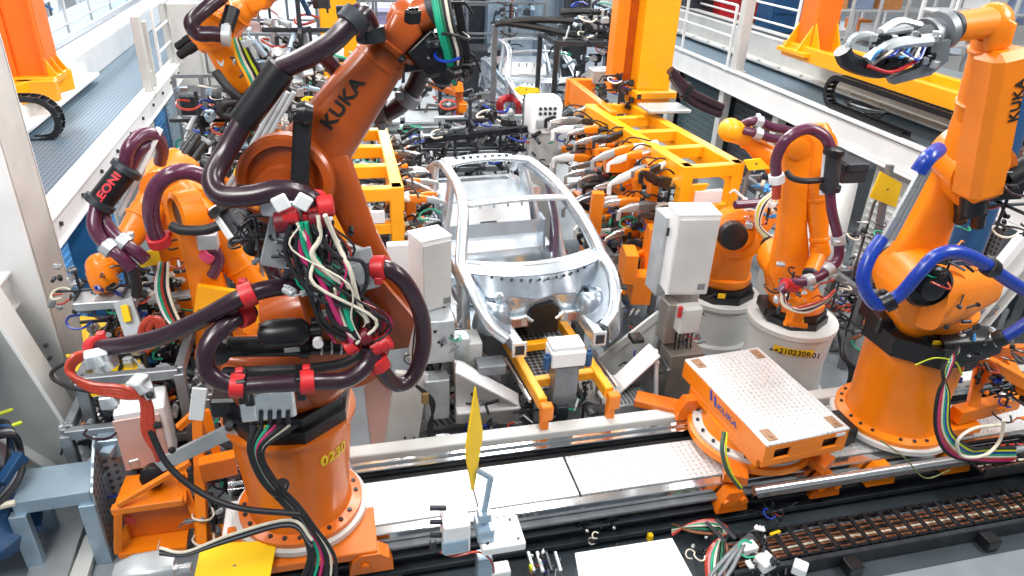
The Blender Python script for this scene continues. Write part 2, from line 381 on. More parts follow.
# ribbed pale panels & gussets below the walkway
for k, (y0, y1) in enumerate([(7.9, 9.6), (10.9, 12.1), (12.4, 14.2), (14.6, 16.8), (17.2, 20)]):
    t2 = Thing('machine_cabinet', ['white louvred cabinet below the walkway behind the yellow plate', 'dark green cabinet below the walkway beside the purple hoses', 'glass fronted dark cabinet under the right walkway', 'dark cabinet under the walkway behind the orange gantry mast', 'farthest dark cabinet under the right walkway'][k], 'cabinet', (XR + .4, y0, 0))
    mm_ = [OFF, mat('dark_teal_panel', '#41565a', .25, .3), DGR, mat('dark_teal_panel', '#41565a', .25, .3), DGR][k]
    b = MB(); b.box((XR + .6, (y0 + y1) / 2, .9), .6, y1 - y0, 1.8); t2.add('body', b, mm_)
    b = MB()
    for i in range(12): b.box((XR + .29, (y0 + y1) / 2, .2 + i * .13), .04, y1 - y0 - .15, .045)
    t2.add('louvre', b, mm_)
# big white gusset brace below the walkway on the right
t = Thing('steel_brace', 'pale grey diagonal steel brace below the walkway at right edge', 'beam', P(960, 330, y=5.6))
a0 = P(945, 345, y=6.0); a1 = P(1060, 205, y=6.0)
b = MB(); b.bar(a0, a1, .12, .42, b=.01); t.add('beam', b, WHT)
b = MB(); b.bar(a0 + V((0, -.08, -.2)), a1 + V((0, -.08, -.2)), .3, .03, b=.01); b.bar(a0 + V((0, -.08, .2)), a1 + V((0, -.08, .2)), .3, .03, b=.01); t.add('flange', b, OFF)
t = Thing('ribbed_cabinet', 'tall pink grey cabinet with perforated column behind the right robot arm', 'cabinet', P(985, 250, y=7.2))
c = P(972, 225, y=7.4)
b = MB(); b.box((c.x + .1, 7.7, 1.3), .75, .5, 2.6, b=.015); t.add('body', b, PIN)
b = MB(); b.box((c.x + .62, 7.45, 1.2), .2, .3, 2.4, b=.01); t.add('perforated_column', b, dots('perforated_steel', '#b4b8ba', '#5d6166', 14, .4, .5))
b = MB(); b.box((c.x + 1.0, 7.5, 1.1), .5, .4, 2.2, b=.01); b.box((c.x + 1.35, 7.1, 1.2), .12, .2, 2.4); t.add('side_panel', b, MGR)
railing('guard_railing', 'white tube guard railing on the right walkway behind the gantry mast', (XR - .02, P(733, 80, x=XR).y + .3, ZR), (XR - .02, 32, ZR), 9, 1.3, WHT, 1)
gr_ = P(735, 79, x=XR + .1).y
t = Thing('gate_post', 'thick white post at the near end of the right railing', 'post', (XR + .05, 11.9, ZR))
b = MB(); b.box((XR + .1, gr_, ZR + .7), .22, .2, 1.5); b.box((XR + .1, gr_, ZR + .02), .3, .3, .04); b.box((XR + .1, gr_, ZR + 1.48), .2, .2, .06); t.add('post', b, OFF)
railing('guard_railing', 'far white railing along the outer side of the right walkway', (XR + 1.95, 15, ZR + .3), (XR + 1.95, 34, ZR + .3), 9, 1.2, WHT, 2)
railing('guard_railing', 'white railing along the outer deck beyond the left rail beam', (xr - 1.1, 9, ZL - .1), (xr - 1.1, 30, ZL - .1), 12, 1.2, WHT, 1)

# orange gantry portals ----------------------------------------------------------
t = Thing('gantry_portal', 'red orange gantry column with orange foot on the left rail beam', 'gantry', P(50, 60, z=2.6))
g0_ = P(27, 74, z=ZL + .66); cx = g0_.x; cy = g0_.y
b = MB(); b.box((cx, cy + .1, ZL + 2.7), .72, .55, 4.2, b=.02); t.add('column', b, RED_OR)
b = MB(); b.box((cx - .1, cy - .22, ZL + 2.7), .1, .04, 4.2); b.box((cx + .33, cy - .22, ZL + 2.7), .05, .05, 4.2); t.add('column_rib', b, RED_OR)
b = MB(); b.box((cx, cy + .05, ZL + .62), .95, .85, .1, b=.01)
for s_ in (-.35, 0, .35): b.prism([(0, 0), (.16, 0), (0, .3)], (cx + .33, cy + .05 + s_ * .7, ZL + .66), X_, Z_, .03)
t.add('foot_plate', b, YOR)
b = MB(); b.bar((cx + .42, cy + .4, ZL + .5), (cx - .3, cy - 1.3, ZL + .5), .2, .3, b=.01); b.bar((cx - .5, cy - .4, ZL + .5), (cx + .5, cy - .4, ZL + .5), .16, .3, b=.01); t.add('travel_beam', b, YOR)
def chain_loop(t, name, c, d, r, L, w=.16, up=Z_, m_=BLK, ld=True, sg=1):
    """energy chain: lower run, half-round bend, upper run; c = bend centre, d = run direction"""
    d = V(d).normalized(); side = d.cross(up); path = []
    for k in range(int(L / .11) + 1): path.append(c + d * (L - k * .11) + up * r)
    for k in range(1, 9): a = PI * k / 9; path.append(c - d * math.sin(a) * r + up * math.cos(a) * r)
    for k in range(int(L * .35 / .11)): path.append(c + d * (k * .11) - up * r)
    for s_ in (-1, 1):
        b = MB()
        for k in range(len(path) - 1): b.bar(path[k] + side * s_ * w / 2, path[k + 1] + side * s_ * w / 2, .02, .085, up=up if abs((path[k+1]-path[k]).normalized().dot(up)) < .8 else d, b=.003)
        t.add(name, b, m_)
    b = MB()
    for k in range(0, len(path) - 1): 
        b.bar(path[k] - side * w / 2, path[k] + side * w / 2, .03, .05, b=.003)
    t.add('chain_link', b, m_)
    return path
t2 = Thing('cable_chain', 'black energy chain loop hanging below the left orange column', 'cable chain', P(38, 120, z=2.2))
chain_loop(t2, 'side_link', P(36, 119, y=cy - 1.2), (-1, 0, 0), .3, .9, .2)

# right gantry portal with long orange beam
t = Thing('gantry_portal', 'orange gantry column standing on a long orange beam over the right walkway', 'gantry', P(812, 45, z=2.9))
cx = XR + 1.5; c0 = P(812, 52, z=ZR + .7); cy = c0.y; cx = c0.x
b = MB(); b.box((cx, cy, ZR + 2.9), .5, .5, 4.4, b=.02); t.add('column', b, RED_OR)
b = MB(); b.box((cx - .02, cy - .05, ZR + .72), 1.0, .9, .08, b=.01)
for s_ in (-.22, .22): b.prism([(0, 0), (.3, 0), (0, .5)], (cx + s_, cy - .25, ZR + .75), -Y_, Z_, .03); b.prism([(0, 0), (.26, 0), (0, .45)], (cx - .25, cy + s_, ZR + .75), -X_, Z_, .03)
t.add('foot_plate', b, YOR)
b = MB()
for dx in (-.33, .38): b.bar((cx + dx, cy + .4, ZR + .72), (cx + dx, 5.2, ZR + .72), .14, .26, b=.012)
for k in range(5): b.bar((cx - .33, cy - 1 - k * 1.6, ZR + .70), (cx + .38, cy - 1 - k * 1.6, ZR + .70), .1, .2, b=.01)
b.box((cx + .02, (cy + 5.2) / 2, ZR + .62), .7, cy - 5.0, .02); t.add('long_beam', b, YOR)
gear(t, (cx + .05, cy - 4.4, ZR + .95), .25, 5, [MGR, LGR, COP], 8)
t2 = Thing('cable_chain', 'long black energy chain with open loop under the orange beam', 'cable chain', P(850, 95, z=2.5))
chain_loop(t2, 'side_link', V((cx - .52, P(838, 92, x=cx - .52).y, P(838, 92, x=cx - .52).z)), (0, -1, 0), .24, 5.5, .16)
cables(t2, P(848, 104, x=cx - .35), P(885, 112, x=cx - .3), 6, .08, .018, .0, [BLR, MGR, BLR])

# big white column at the left edge ------------------------------------------------
t = Thing('steel_column', 'huge white steel column with braced foot at the left picture edge', 'column', (-2.85, 6.6, 0))
pr = P(108, 440, z=0.0); yc = 6.9; xc = P(75, 310, y=yc + .6).x
b = MB(); b.box((xc - .22, yc, 2.6), .46, .05, 5.2, b=.008); b.box((xc - .22, yc + .62, 2.6), .46, .05, 5.2, b=.008); t.add('flange', b, WHT)
b = MB(); b.box((xc - .24, yc + .31, 2.6), .05, .6, 5.2, b=.005); b.box((xc - .01, yc + .31, 2.6), .04, .62, 5.2, b=.005); t.add('web', b, OFF)
b = MB(); b.box((xc - .66, yc + .1, 2.6), .4, .04, 5.2, b=.004); t.add('side_panel', b, OFF)
b = MB(); b.bar((xc - 1.5, yc - .1, 2.3), (xc - .15, yc - .1, .12), .06, .30, b=.01); t.add('diagonal_brace', b, WHT)
q = [P(x_, y_, y=6.25) for x_, y_ in ((-60, 215), (88, 445), (60, 468), (-60, 395))]; b = MB(); b.quadslab(q, .04, (0, -1, 0)); t.add('gusset', b, OFF)
b = MB(); b.bar(q[0], q[1], .3, .04, up=(.6, 0, .5)); b.bar(q[3] - Z_ * .0, q[2], .2, .03, up=(.6, 0, .5)); t.add('gusset_flange', b, WHT)
b = MB(); b.box((xc - .3, yc + .2, .03), 1.0, 1.1, .06); t.add('base_plate', b, OFF)
for z in (1.05, 1.2, .5, .62): t.add('bolt', MB().cyl((xc - .1, yc - .02, z), (xc - .1, yc - .06, z), .02, n=8), MGR)
# ------------------------------------------------------------------ linear robot track along X
XT = (9.2 - 1.15) / 2; LT = 9.2 + 1.15
t = Thing('linear_track', 'long white linear robot track crossing the picture with tread plate deck', 'track', (3, 4.9, 0))
b = MB(); b.box((XT, 5.42, .44), LT, .16, .34, b=.01); b.box((XT, 5.3, .3), LT, .1, .2); t.add('rear_beam', b, OFF)
b = MB(); b.box((XT, 5.24, .5), LT, .11, .1, b=.008); b.box((XT, 5.27, .56), LT, .05, .03); t.add('guide_rail', b, CHR)
b = MB(); b.box((XT, 5.13, .36), LT, .12, .03); b.box((XT, 5.36, .32), LT, .03, .25); t.add('rack_channel', b, BLK)
seams = [-1.15, 1.0, 2.05, 3.75, 5.4, 7.0, 9.2]
sx = P(600, 500, z=.5).x
for k in range(len(seams) - 1):
    x0, x1 = (seams[k], seams[k + 1]); 
    if k == 1: x1 = 1.94
    if k == 2: x0 = 1.95
    b = MB(); b.box(((x0 + x1) / 2, 4.83, .485), x1 - x0 - .012, .52, .03, b=.004); t.add('deck_plate', b, TRDW if k < 2 else TRD)
b = MB(); b.box((XT, 4.5, .45), LT, .1, .1, b=.008); t.add('guide_rail', b, CHR)
b = MB(); b.box((XT, 4.46, .37), LT, .14, .04); t.add('front_lip', b, MGR)
b = MB(); b.box((XT, 4.50, .2), LT, .1, .33); b.box((XT, 4.42, .1), LT, .12, .06); b.box((XT, 4.4, .27), LT, .06, .03); t.add('side_beam', b, DGR)
b = MB(); b.box((XT, 4.8, .2), LT, .5, .36); t.add('core_beam', b, DGR)
for (px, py) in ((585, 527), (612, 524)):
    p = P(px, py, y=4.38)
    b = MB(); b.lathe(p + Y_ * .06, -Y_, [(.075, 0), (.075, .05), (.055, .055), (.05, .04), (.02, .04), (.02, .1), (.012, .11)], 20); w = t.add('roller', b, BLK)
    t.add('axle_cap', MB().sphere(p - Y_ * .05, .02, 10), CHR, w)
b = MB(); b.cyl((3.55, 4.3, .5), (9.2, 4.3, .5), .045, n=14); b.box((6.4, 4.3, .44), 5.6, .05, .05); t.add('guide_bar', b, SIL)
# dark channel before the track, shade painted into its colour, and pale floor plates
b = MB(); b.quadslab([(.3, 3.55, .006), (9.5, 3.55, .006), (9.5, 4.5, .006), (.3, 4.5, .006)], .004, (0, 0, 1)); struct('floor_channel', b, mat('dark_shaded_floor', '#3a4248', .4, 0, .2, 2))
b = MB(); b.quadslab([P(364, 387, z=.02), P(391, 361, z=.02), P(402, 464, z=.02), P(374, 470, z=.02)], .015, (0, 0, 1)); single('floor_grating', b, BRN, 'brown perforated floor strip running back from the track beside the left robot', 'grating')
b = MB()
b.quadslab([(3.3, 5.6, .05), (4.3, 5.6, .05), (4.3, 11, .05), (3.3, 11, .05)], .04, (0, 0, 1)); single('floor_grating', b, mat('grey_tread_floor', '#6f7a82', .35, .5, .1, 3, tread=.6, bscale=20), 'dark grey tread floor plate between the car and the right cabinet', 'grating')

# cable chain lying in front of the track
t = Thing('cable_chain', 'long black ladder energy chain with copper cables in front of the track', 'cable chain', (5.5, 3.95, 0))
y0, y1 = 3.78, 4.1
for y in (y0, y1):
    b = MB()
    for k in range(42): b.box((3.3 + k * .105, y, .13), .098, .03, .13, b=.01)
    t.add('side_link', b, BLK)
b = MB()
for k in range(27): b.box((3.35 + k * .165, (y0 + y1) / 2, .195), .045, y1 - y0, .025, b=.006)
t.add('chain_link', b, BLK)
for k in range(11):
    y = y0 + .035 + k * .026; t.add('cable', MB().tube([(3.2 + .5 * i, y + .006 * math.sin(i * 1.7 + k), .13 + .01 * math.sin(i * 2.3 + k)) for i in range(10)], .011, 6, 3), [COP, COP, BLR, COP, CRE, COP, BLR, COP, BLR, COP, MGR][k])
b = MB(); b.box((5.4, y0 - .04, .09), 4.6, .05, .16); b.box((5.4, y1 + .04, .05), 4.6, .04, .1); t.add('guide_trough', b, DGR)
for x in (4.25, 5.75): t.add('trough_bracket', MB().box((x, y0 - .12, .08), .14, .18, .12), BLK)
t = Thing('cable_chain', 'upper black energy chain run curling round at the right edge', 'cable chain', (7, 4.3, 0))
path = [V((5.95 + .1 * k, 4.28, .48)) for k in range(9)] + [V((6.85 + .3 * math.sin(a), 4.22 - .02 * a, .30 + .18 * math.cos(a))) for a in [i * PI / 10 for i in range(1, 10)]]
for s_ in (-.19, .19):
    b = MB()
    for k in range(len(path) - 1): b.bar(path[k] + Y_ * s_, path[k + 1] + Y_ * s_, .03, .11, b=.004)
    t.add('side_link', b, BLK)
b = MB()
for k in range(len(path)): b.box(path[k], .03, .38, .03, b=.004)
t.add('chain_link', b, BLK)
for k in range(7): t.add('cable', MB().tube([q + Y_ * (-.14 + k * .045) for q in path[::3]], .012, 6, 4), [COP, CRE, BLR, COP, TEAL, COP, RHO][k])

# ------------------------------------------------------------------ orange transfer carriage
tl, tr, br, bl = P(693, 353, z=1.1), P(768, 346, z=1.1), P(843, 429, z=1.1), P(755, 455, z=1.1)
t = Thing('transfer_carriage', 'orange carriage with white tread plate top riding on the track', 'carriage', ((tl + br) / 2) * 1)
u = ((tr - tl) + (br - bl)); u.z = 0; u.normalize(); w = ((tl - bl) + (tr - br)); w.z = 0; w.normalize(); w = (w - u * w.dot(u)).normalized()
cc = (tl + tr + br + bl) / 4; WX = .48 * (dist(tl, tr) + dist(bl, br)); WY = .47 * (dist(tl, bl) + dist(tr, br))
R = M((u, w, Z_)).transposed()
def cb(b, lx, ly, lz, sx_, sy_, sz_, bb=.008): b.box(cc + R @ V((lx, ly, lz)), sx_, sy_, sz_, R, bb)
b = MB(); cb(b, 0, 0, -.012, WX, WY, .024); t.add('top_plate', b, TRD)
b = MB()
cb(b, -WX / 2 + .015, 0, -.12, .03, WY, .2); cb(b, WX / 2 - .015, 0, -.12, .03, WY, .2); cb(b, 0, WY / 2 - .015, -.12, WX, .03, .2)
cb(b, 0, -WY / 2 + .015, -.05, WX, .03, .06); cb(b, 0, -WY / 2 + .015, -.22, WX, .03, .08)
for lx, ww in ((-WX / 2 + .06, .1), (0, .36), (WX / 2 - .06, .1)): cb(b, lx, -WY / 2 + .015, -.13, ww, .03, .11)
cb(b, -WX / 2 + .1, -.05, -.27, .2, WY - .25, .1); cb(b, WX / 2 - .1, -.05, -.27, .2, WY - .25, .1); cb(b, 0, -WY / 2 + .2, -.29, WX - .1, .3, .06)
t.add('frame', b, ORG)
b = MB(); cb(b, 0, 0, -.16, WX - .08, WY - .1, .12); t.add('inner_box', b, BLK)
for lx in (-WX / 2 + .1, WX / 2 - .1):
    for ly in (-WY / 2 + .12, WY / 2 - .12):
        b = MB(); cb(b, lx, ly, .004, .1, .16, .012); b.cyl(cc + R @ V((lx, ly - .03, .01)), cc + R @ V((lx, ly - .03, .02)), .018, n=8); t.add('lifting_point', b, mat('bronze_pad', '#a8856a', .4, .4, .2, 20))
b = MB(); tc_ = cc + V((-.03, .0, 0)); b.lathe((tc_.x, tc_.y, .56), Z_, [(.5, 0), (.62, .02), (.62, .09), (.5, .12), (.46, .2), (.46, .26)], 40); t.add('turntable', b, ORG)
b = MB(); b.lathe((tc_.x, tc_.y, .66), Z_, [(.585, 0), (.585, .03), (.5, .035)], 40); t.add('turntable_ring', b, OFF)
b = MB()
for k in range(20): a = 2 * PI * k / 20; b.cyl((tc_.x + .54 * math.cos(a), tc_.y + .54 * math.sin(a), .69), (tc_.x + .54 * math.cos(a), tc_.y + .54 * math.sin(a), .715), .018, n=6)
t.add('bolt', b, DGR)
for (sx2, sy2) in ((-1, -1), (1, -1), (-1, 1), (1, 1)):
    fx, fy = tc_.x + sx2 * .5, (4.37 if sy2 < 0 else 5.36); z0 = .36 if sy2 < 0 else .6
    b = MB(); b.prism([(-.16, 0), (.16, 0), (.13, .14), (.07, .24), (-.07, .24), (-.13, .14)], (fx, fy, z0 - .1 if sy2 < 0 else z0 - .02), X_, Z_, .12)
    b.bar((fx, fy, .6), (tc_.x + sx2 * .3, tc_.y + sy2 * .25, .62), .22, .1)
    if sy2 < 0: b.cyl((fx - .09, fy - .09, .4), (fx - .09, fy + .02, .4), .035, n=12); b.cyl((fx + .09, fy - .09, .4), (fx + .09, fy + .02, .4), .035, n=12)
    t.add('carriage_foot', b, ORD)
b = MB(); b.bar((tc_.x - .55, 5.45, .62), (tc_.x - .95, 5.7, .62), .2, .08); t.add('bumper', b, ORD)
lp = cc + R @ V((-WX / 2 - .003, -.12, -.1))
t.text('KUKA', lp - Z_ * .02, -w, -u, .08, LETB, bold=.02, wide=1.5)
for dx_, dz_ in ((.2, .0), (.12, -.02)): t.add('logo', MB().prism([(-.03, .05), (.0, .05), (.035, -.05), (.0, -.05)], cc + R @ V((-WX / 2 - .003, dx_ - .03, -.08 + dz_)), -w, Z_, .006), LETB)
t.add('type_plate', MB().box(cc + R @ V((WX / 2 - .1, -WY / 2 - .002, -.05)), .1, .006, .035, R, .001), WHT)
hose(t, [P(724, 432, y=4.25), P(722, 450, y=4.15), P(727, 470, y=4.1), P(740, 488, y=4.12)], .018, mat('green_grey_cable', '#3f5a48', .4), name='cable')
hose(t, [P(727, 432, y=4.22), P(726, 452, y=4.12), P(731, 472, y=4.07), P(742, 488, y=4.1)], .008, YGR, name='cable')

# ------------------------------------------------------------------ car body in white
th = math.radians(4); CO = V((2.17, 6.13, 0)); cr = V((math.cos(th), math.sin(th), 0)); cdv = V((-math.sin(th), math.cos(th), 0))
def K(u, v, w): return CO + cr * u + cdv * v + Z_ * w
def car(name_label, group=None):
    t = Thing('car_body', name_label, 'car body', K(0, 2, .75), group)
    def bars(nm, m_, segs, w, h):
        b = MB()
        for s in segs:
            for i in range(len(s) - 1): b.bar(K(*s[i]), K(*s[i + 1]), w, h, b=.015)
        return t.add(nm, b, m_)
    def shell(pts_a, pts_b, th_=.02):
        """sheet strip between two rows of points"""
        b = MB(); n = len(pts_a); A = [K(*p) for p in pts_a]; B = [K(*p) for p in pts_b]; vs = A + B; fs = [[i, i + 1, n + i + 1, n + i] for i in range(n - 1)]
        vs2 = []
        for i, p in enumerate(vs):
            j = i % n; a_, c_ = A[max(j - 1, 0)], A[min(j + 1, n - 1)]; nn = (c_ - a_).cross(B[j] - A[j]).normalized(); vs2.append(p - nn * th_)
        k = len(vs); fs2 = [[q + k for q in f][::-1] for f in fs]
        rim = [[i, i + 1, i + 1 + k, i + k] for i in range(n - 1)] + [[n + i, n + i + 1, n + i + 1 + k, n + i + k] for i in range(n - 1)] + [[0, n, n + k, k], [n - 1, 2 * n - 1, 2 * n - 1 + k, n - 1 + k]]
        b.add(vs + vs2, fs + fs2 + rim); return b
    for s in (-1, 1):
        # side frame: sill, A pillar and roof rail in one curve, B, C pillar
        rail = [(s * .83, .80, 1.50), (s * .84, .98, 1.68), (s * .76, 1.25, 1.92), (s * .67, 1.55, 2.10), (s * .62, 1.95, 2.19), (s * .60, 2.5, 2.2), (s * .585, 3.0, 2.16), (s * .60, 3.4, 2.02), (s * .66, 3.8, 1.78)]
        b = MB(); pts = spline([K(*p) for p in rail], 5)
        secs = []
        for i, p in enumerate(pts):
            T = (pts[min(i + 1, len(pts) - 1)] - pts[max(i - 1, 0)]).normalized(); r_ = T.cross(Z_).normalized(); u_ = r_.cross(T); secs.append((p, r_, u_, .062, .05, 3.2))
        b.loft(secs, 16); sf = t.add('roof_rail', b, GALV)
        b = MB(); b.tube([K(x * .95 - s * .01, y, z - .07) for x, y, z in rail[1:7]], .022, 8); t.add('rail_flange', b, GALD, sf)
        b = MB(); b.limb(K(s * .84, .75, .88), K(s * .86, 3.0, .88), Z_, [(0, .08, .1), (.1, .09, .11), (.9, .09, .11), (1, .08, .1)], 4); t.add('sill', b, GALV)
        b = MB(); b.limb(K(s * .86, 2.05, .92), K(s * .63, 2.3, 2.17), cdv, [(0, .06, .19), (.2, .05, .12), (.6, .04, .075), (.9, .04, .08), (1, .04, .11)], 4); t.add('b_pillar', b, GALV)
        b = MB(); b.limb(K(s * .84, .82, .9), K(s * .83, .92, 1.62), cdv, [(0, .06, .16), (.5, .06, .12), (1, .06, .15)], 4); t.add('hinge_pillar', b, GALV)
        # rear quarter panel with wheel arch
        qa = []; qb = []
        for i in range(13):
            a = PI * i / 12; qa.append((s * (.9 - .02 * math.sin(a)), 3.55 - .42 * math.cos(a), .82 + .40 * math.sin(a)))
            qb.append((s * (.86 - .06 * math.sin(a)), 3.55 - .62 * math.cos(a) + .1 * math.sin(a), .85 + .82 * math.sin(a)))
        t.add('quarter_panel', shell(qa, qb, .02 * s), GALV)
        b = MB(); b.limb(K(s * .84, 3.0, 1.0), K(s * .62, 3.35, 2.05), cdv, [(0, .05, .16), (.5, .05, .22), (1, .04, .16)], 4); t.add('c_pillar', b, GALV)
        b = MB(); b.limb(K(s * .80, 3.2, 1.62), K(s * .74, 4.15, 1.5), Z_, [(0, .1, .06), (.6, .1, .05), (1, .08, .05)], 4); t.add('rear_shoulder', b, GALV)
        b = MB(); b.limb(K(s * .86, .95, 1.55), K(s * .87, 3.2, 1.6), Z_, [(0, .035, .07), (.5, .045, .09), (1, .035, .07)], 4)
        b.bar(K(s * .87, 1.0, 1.25), K(s * .87, 2.0, 1.2), .03, .1)
        if s < 0: 
            b.bar(K(s * .89, 2.2, 1.25), K(s * .89, 3.1, 1.28), .03, .1); t.add('door_beam', b, GALD)
        # front: main rail, outer fender rail, strut tower
        b = MB(); b.limb(K(s * .455, .0, 1.13), K(s * .50, 1.0, 1.1), Z_, [(0, .055, .07), (.02, .06, .075), (.7, .062, .08), (1, .08, .1)], 6); b.box(K(s * .455, -.02, 1.13), .16, .03, .18, None, .008); fr = t.add('front_rail', b, GALV)
        b = MB(); b.box(K(s * .455, -.038, 1.13), .1, .012, .11, None, .004); t.add('rail_end', b, DGR, fr)
        outer = [(s * .56, .10, 1.2), (s * .68, .18, 1.30), (s * .78, .36, 1.47), (s * .83, .62, 1.60), (s * .84, .95, 1.66)]
        b = MB(); pts = spline([K(*p) for p in outer], 6); secs = []
        for i, p in enumerate(pts):
            T = (pts[min(i + 1, len(pts) - 1)] - pts[max(i - 1, 0)]).normalized(); r_ = T.cross(Z_).normalized(); u_ = r_.cross(T); secs.append((p, r_, u_, .06, .05, 3.5))
        b.loft(secs, 16); t.add('fender_rail', b, GALV)
        # outer drop panel (front fender support bowing outward)
        ra = [(s * .60, .08, 1.24), (s * .72, .16, 1.34), (s * .82, .34, 1.49), (s * .865, .62, 1.6)]; rb = [(s * .64, .1, .98), (s * .76, .16, 1.02), (s * .86, .32, 1.1), (s * .89, .6, 1.15)]
        if s > 0: t.add('fender_brace', shell(ra, rb, .02), GALV)
        b = MB(); b.lathe(K(s * .60, .52, 1.1), V((-s * .12, .1, 1)), [(.22, 0), (.21, .12), (.17, .26), (.12, .31), (.08, .32), (.075, .29), (.03, .29)], 24); t.add('strut_tower', b, GALD)
        t.add('wheelhouse', shell([(s * .44, .2, 1.16), (s * .46, .45, 1.2), (s * .5, .7, 1.3), (s * .52, .95, 1.4)], [(s * .62, .16, 1.28), (s * .74, .4, 1.42), (s * .80, .65, 1.53), (s * .82, .95, 1.62)], .015 * s), GALD)
    # cowl, firewall, dash
    bow = [(u, .78 + .28 * (u / .84) ** 2, 1.66 + .015 * (1 - (u / .84) ** 2)) for u in [-.84 + .12 * i for i in range(15)]]
    b = shell(bow, [(u * 1.0, v - .14, w - .06) for u, v, w in bow], .02); t.add('cowl_panel', b, GALV)
    b = MB(); pts = [K(u, v + .03, w + .0) for u, v, w in bow]; b.loft([(p, cdv, Z_, .05, .035, 3) for p in pts], 12); t.add('cowl_top', b, GALV)
    fw0 = [(u, v - .14, w - .06) for u, v, w in bow[1:-1]]; fw1 = [(u * .98, v - .20 + .05 * math.cos(u * 9), 1.18) for u, v, w in bow[1:-1]]
    fwm = [(u * .99, v - .27 + .04 * math.sin(u * 14), 1.42) for u, v, w in bow[1:-1]]
    fwo = t.add('firewall', shell(fw0, fwm, .015), GALD); t.add('firewall_lower', shell(fwm, fw1, .015), GALV, fwo)
    for i, (u, w) in enumerate([(-.5, 1.42), (-.3, 1.36), (-.12, 1.45), (.1, 1.4), (.3, 1.45), (.5, 1.38), (0.22, 1.3), (-.42, 1.28)]):
        t.add('stamped_boss', MB().lathe(K(u, .6, w), -cdv + Z_ * .5, [(.07, -.06), (.065, .02), (.04, .03), (.035, .01)], 14), [GALV, GALD, DGR][i % 3], fwo)
    b = MB()
    for i in range(12): b.cyl(K(-.55 + i * .1, .58 + .2 * ((i - 5.5) / 6) ** 2, 1.6), K(-.55 + i * .1, .56 + .2 * ((i - 5.5) / 6) ** 2, 1.615), .016, n=8)
    t.add('fastener', b, DGR, fwo)
    # cross members between the rails
    bars('front_crossmember', GALV, [[(-.45, .55, 1.12), (-.2, .5, 1.16), (-.17, .5, 1.2)], [(.45, .55, 1.12), (.2, .5, 1.16), (.17, .5, 1.2)]], .08, .14)
    b = MB(); b.prism([(-.17, 0), (.17, 0), (.17, .3), (.1, .36), (-.1, .36), (-.17, .3)], K(0, .62, .98), cr, Z_, .3); t.add('tunnel_mouth', b, BLK)
    for s in (-1, 1):
        b = MB(); b.box(K(s * .3, .5, 1.14), .22, .05, .11, None, .008); t.add('heat_plate', b, mat('warm_steel', '#b98f86', .35, .6, .25, 14))
    # floor, tunnel, seat cross members, rear bulkhead, shelf
    b = MB(); b.quadslab([K(-.82, .9, .86), K(.82, .9, .86), K(.84, 4.1, .86), K(-.84, 4.1, .86)], .03, (0, 0, 1)); t.add('floor_pan', b, GALD)
    b = MB(); b.limb(K(0, .85, .98), K(0, 2.9, .92), Z_, [(0, .16, .14), (.5, .12, .12), (1, .12, .1)], 3); t.add('tunnel', b, GALV)
    bars('seat_crossmember', GALV, [[(-.8, 1.5, .94), (.8, 1.5, .94)], [(-.8, 2.05, .94), (.8, 2.05, .94)]], .14, .14)
    b = MB(); b.prism([(-.78, 0), (.78, 0), (.74, .42), (-.74, .42)], K(0, 2.62, .98), cr, (Z_ + cdv * .25), .05); t.add('seat_panel', b, GALV)
    b = MB(); b.quadslab([K(-.76, 2.3, 1.17), K(.76, 2.3, 1.17), K(.76, 2.68, 1.22), K(-.76, 2.68, 1.22)], .2, (0, 0, 1)); t.add('seat_ramp', b, GALV)
    pan = MB(); pan.prism([(-.62, 0), (-.12, 0), (-.12, .18), (.12, .18), (.12, 0), (.62, 0), (.6, .44), (.2, .47), (-.2, .47), (-.6, .44)], K(0, 2.72, 1.22), cr, (Z_ + cdv * .45), .04); t.add('seatback_panel', pan, WHT)
    b = MB(); b.prism([(-.12, 0), (.12, 0), (.12, .18), (-.12, .18)], K(0, 2.75, 1.22), cr, (Z_ + cdv * .45), .03); t.add('pass_through', b, MGR)
    b = MB()
    for i in range(6): b.box(K(-.5 + i * .2, 2.86, 1.5), .03, .03, .3, None, .008)
    t.add('seatback_rib', b, GALD)
    b = MB(); b.quadslab([K(-.66, 2.95, 1.66), K(.66, 2.95, 1.66), K(.7, 3.6, 1.68), K(-.7, 3.6, 1.68)], .03, (0, 0, 1)); t.add('parcel_shelf', b, GALV)
    # roof headers and bows
    for nm, v0, w0, hw, ww in (('front_header', 1.60, 2.13, .60, .10), ('rear_header', 3.03, 2.17, .56, .12), ('roof_bow', 2.78, 2.205, .57, .05)):
        b = MB(); b.loft([(K(hw * k / 8, v0 - (.05 if nm == 'front_header' else -.05) * (1 - (k / 8) ** 2), w0 + .045 * (1 - (k / 8) ** 2)), cdv, Z_, ww * .7, .022, 4) for k in range(-8, 9)], 14); hd = t.add(nm, b, GALV)
        if nm == 'rear_header':
            b = MB()
            for k in range(9): b.box(K(-.4 + k * .1, v0 - .02, w0 + .065), .05, .03, .02, None, .006)
            t.add('header_slot', b, DGR, hd)
    b = MB(); b.box(K(.62, 2.35, 1.35), .04, .3, .5, None, .01); t.add('wheelhouse_inner', b, GALD)
    for s in (-1, 1):
        b = MB(); b.sphere(K(s * .66, 3.45, 1.15), .36, 18, (.5, 1.05, 1)); t.add('rear_wheelhouse', b, GALV)
    b = MB(); b.bar(K(-.8, 4.2, 1.0), K(.8, 4.2, 1.0), .1, .25); b.bar(K(-.75, 4.15, 1.5), K(.75, 4.15, 1.5), .08, .1); t.add('rear_panel', b, GALV)
    b = MB(); b.tube([K(.70, 2.0, 1.1), K(.72, 2.1, 1.6), K(.6, 2.2, 2.1)], .035, 8); b.tube([K(.74, 2.25, 1.1), K(.76, 2.35, 1.55), K(.64, 2.35, 2.08)], .03, 8)
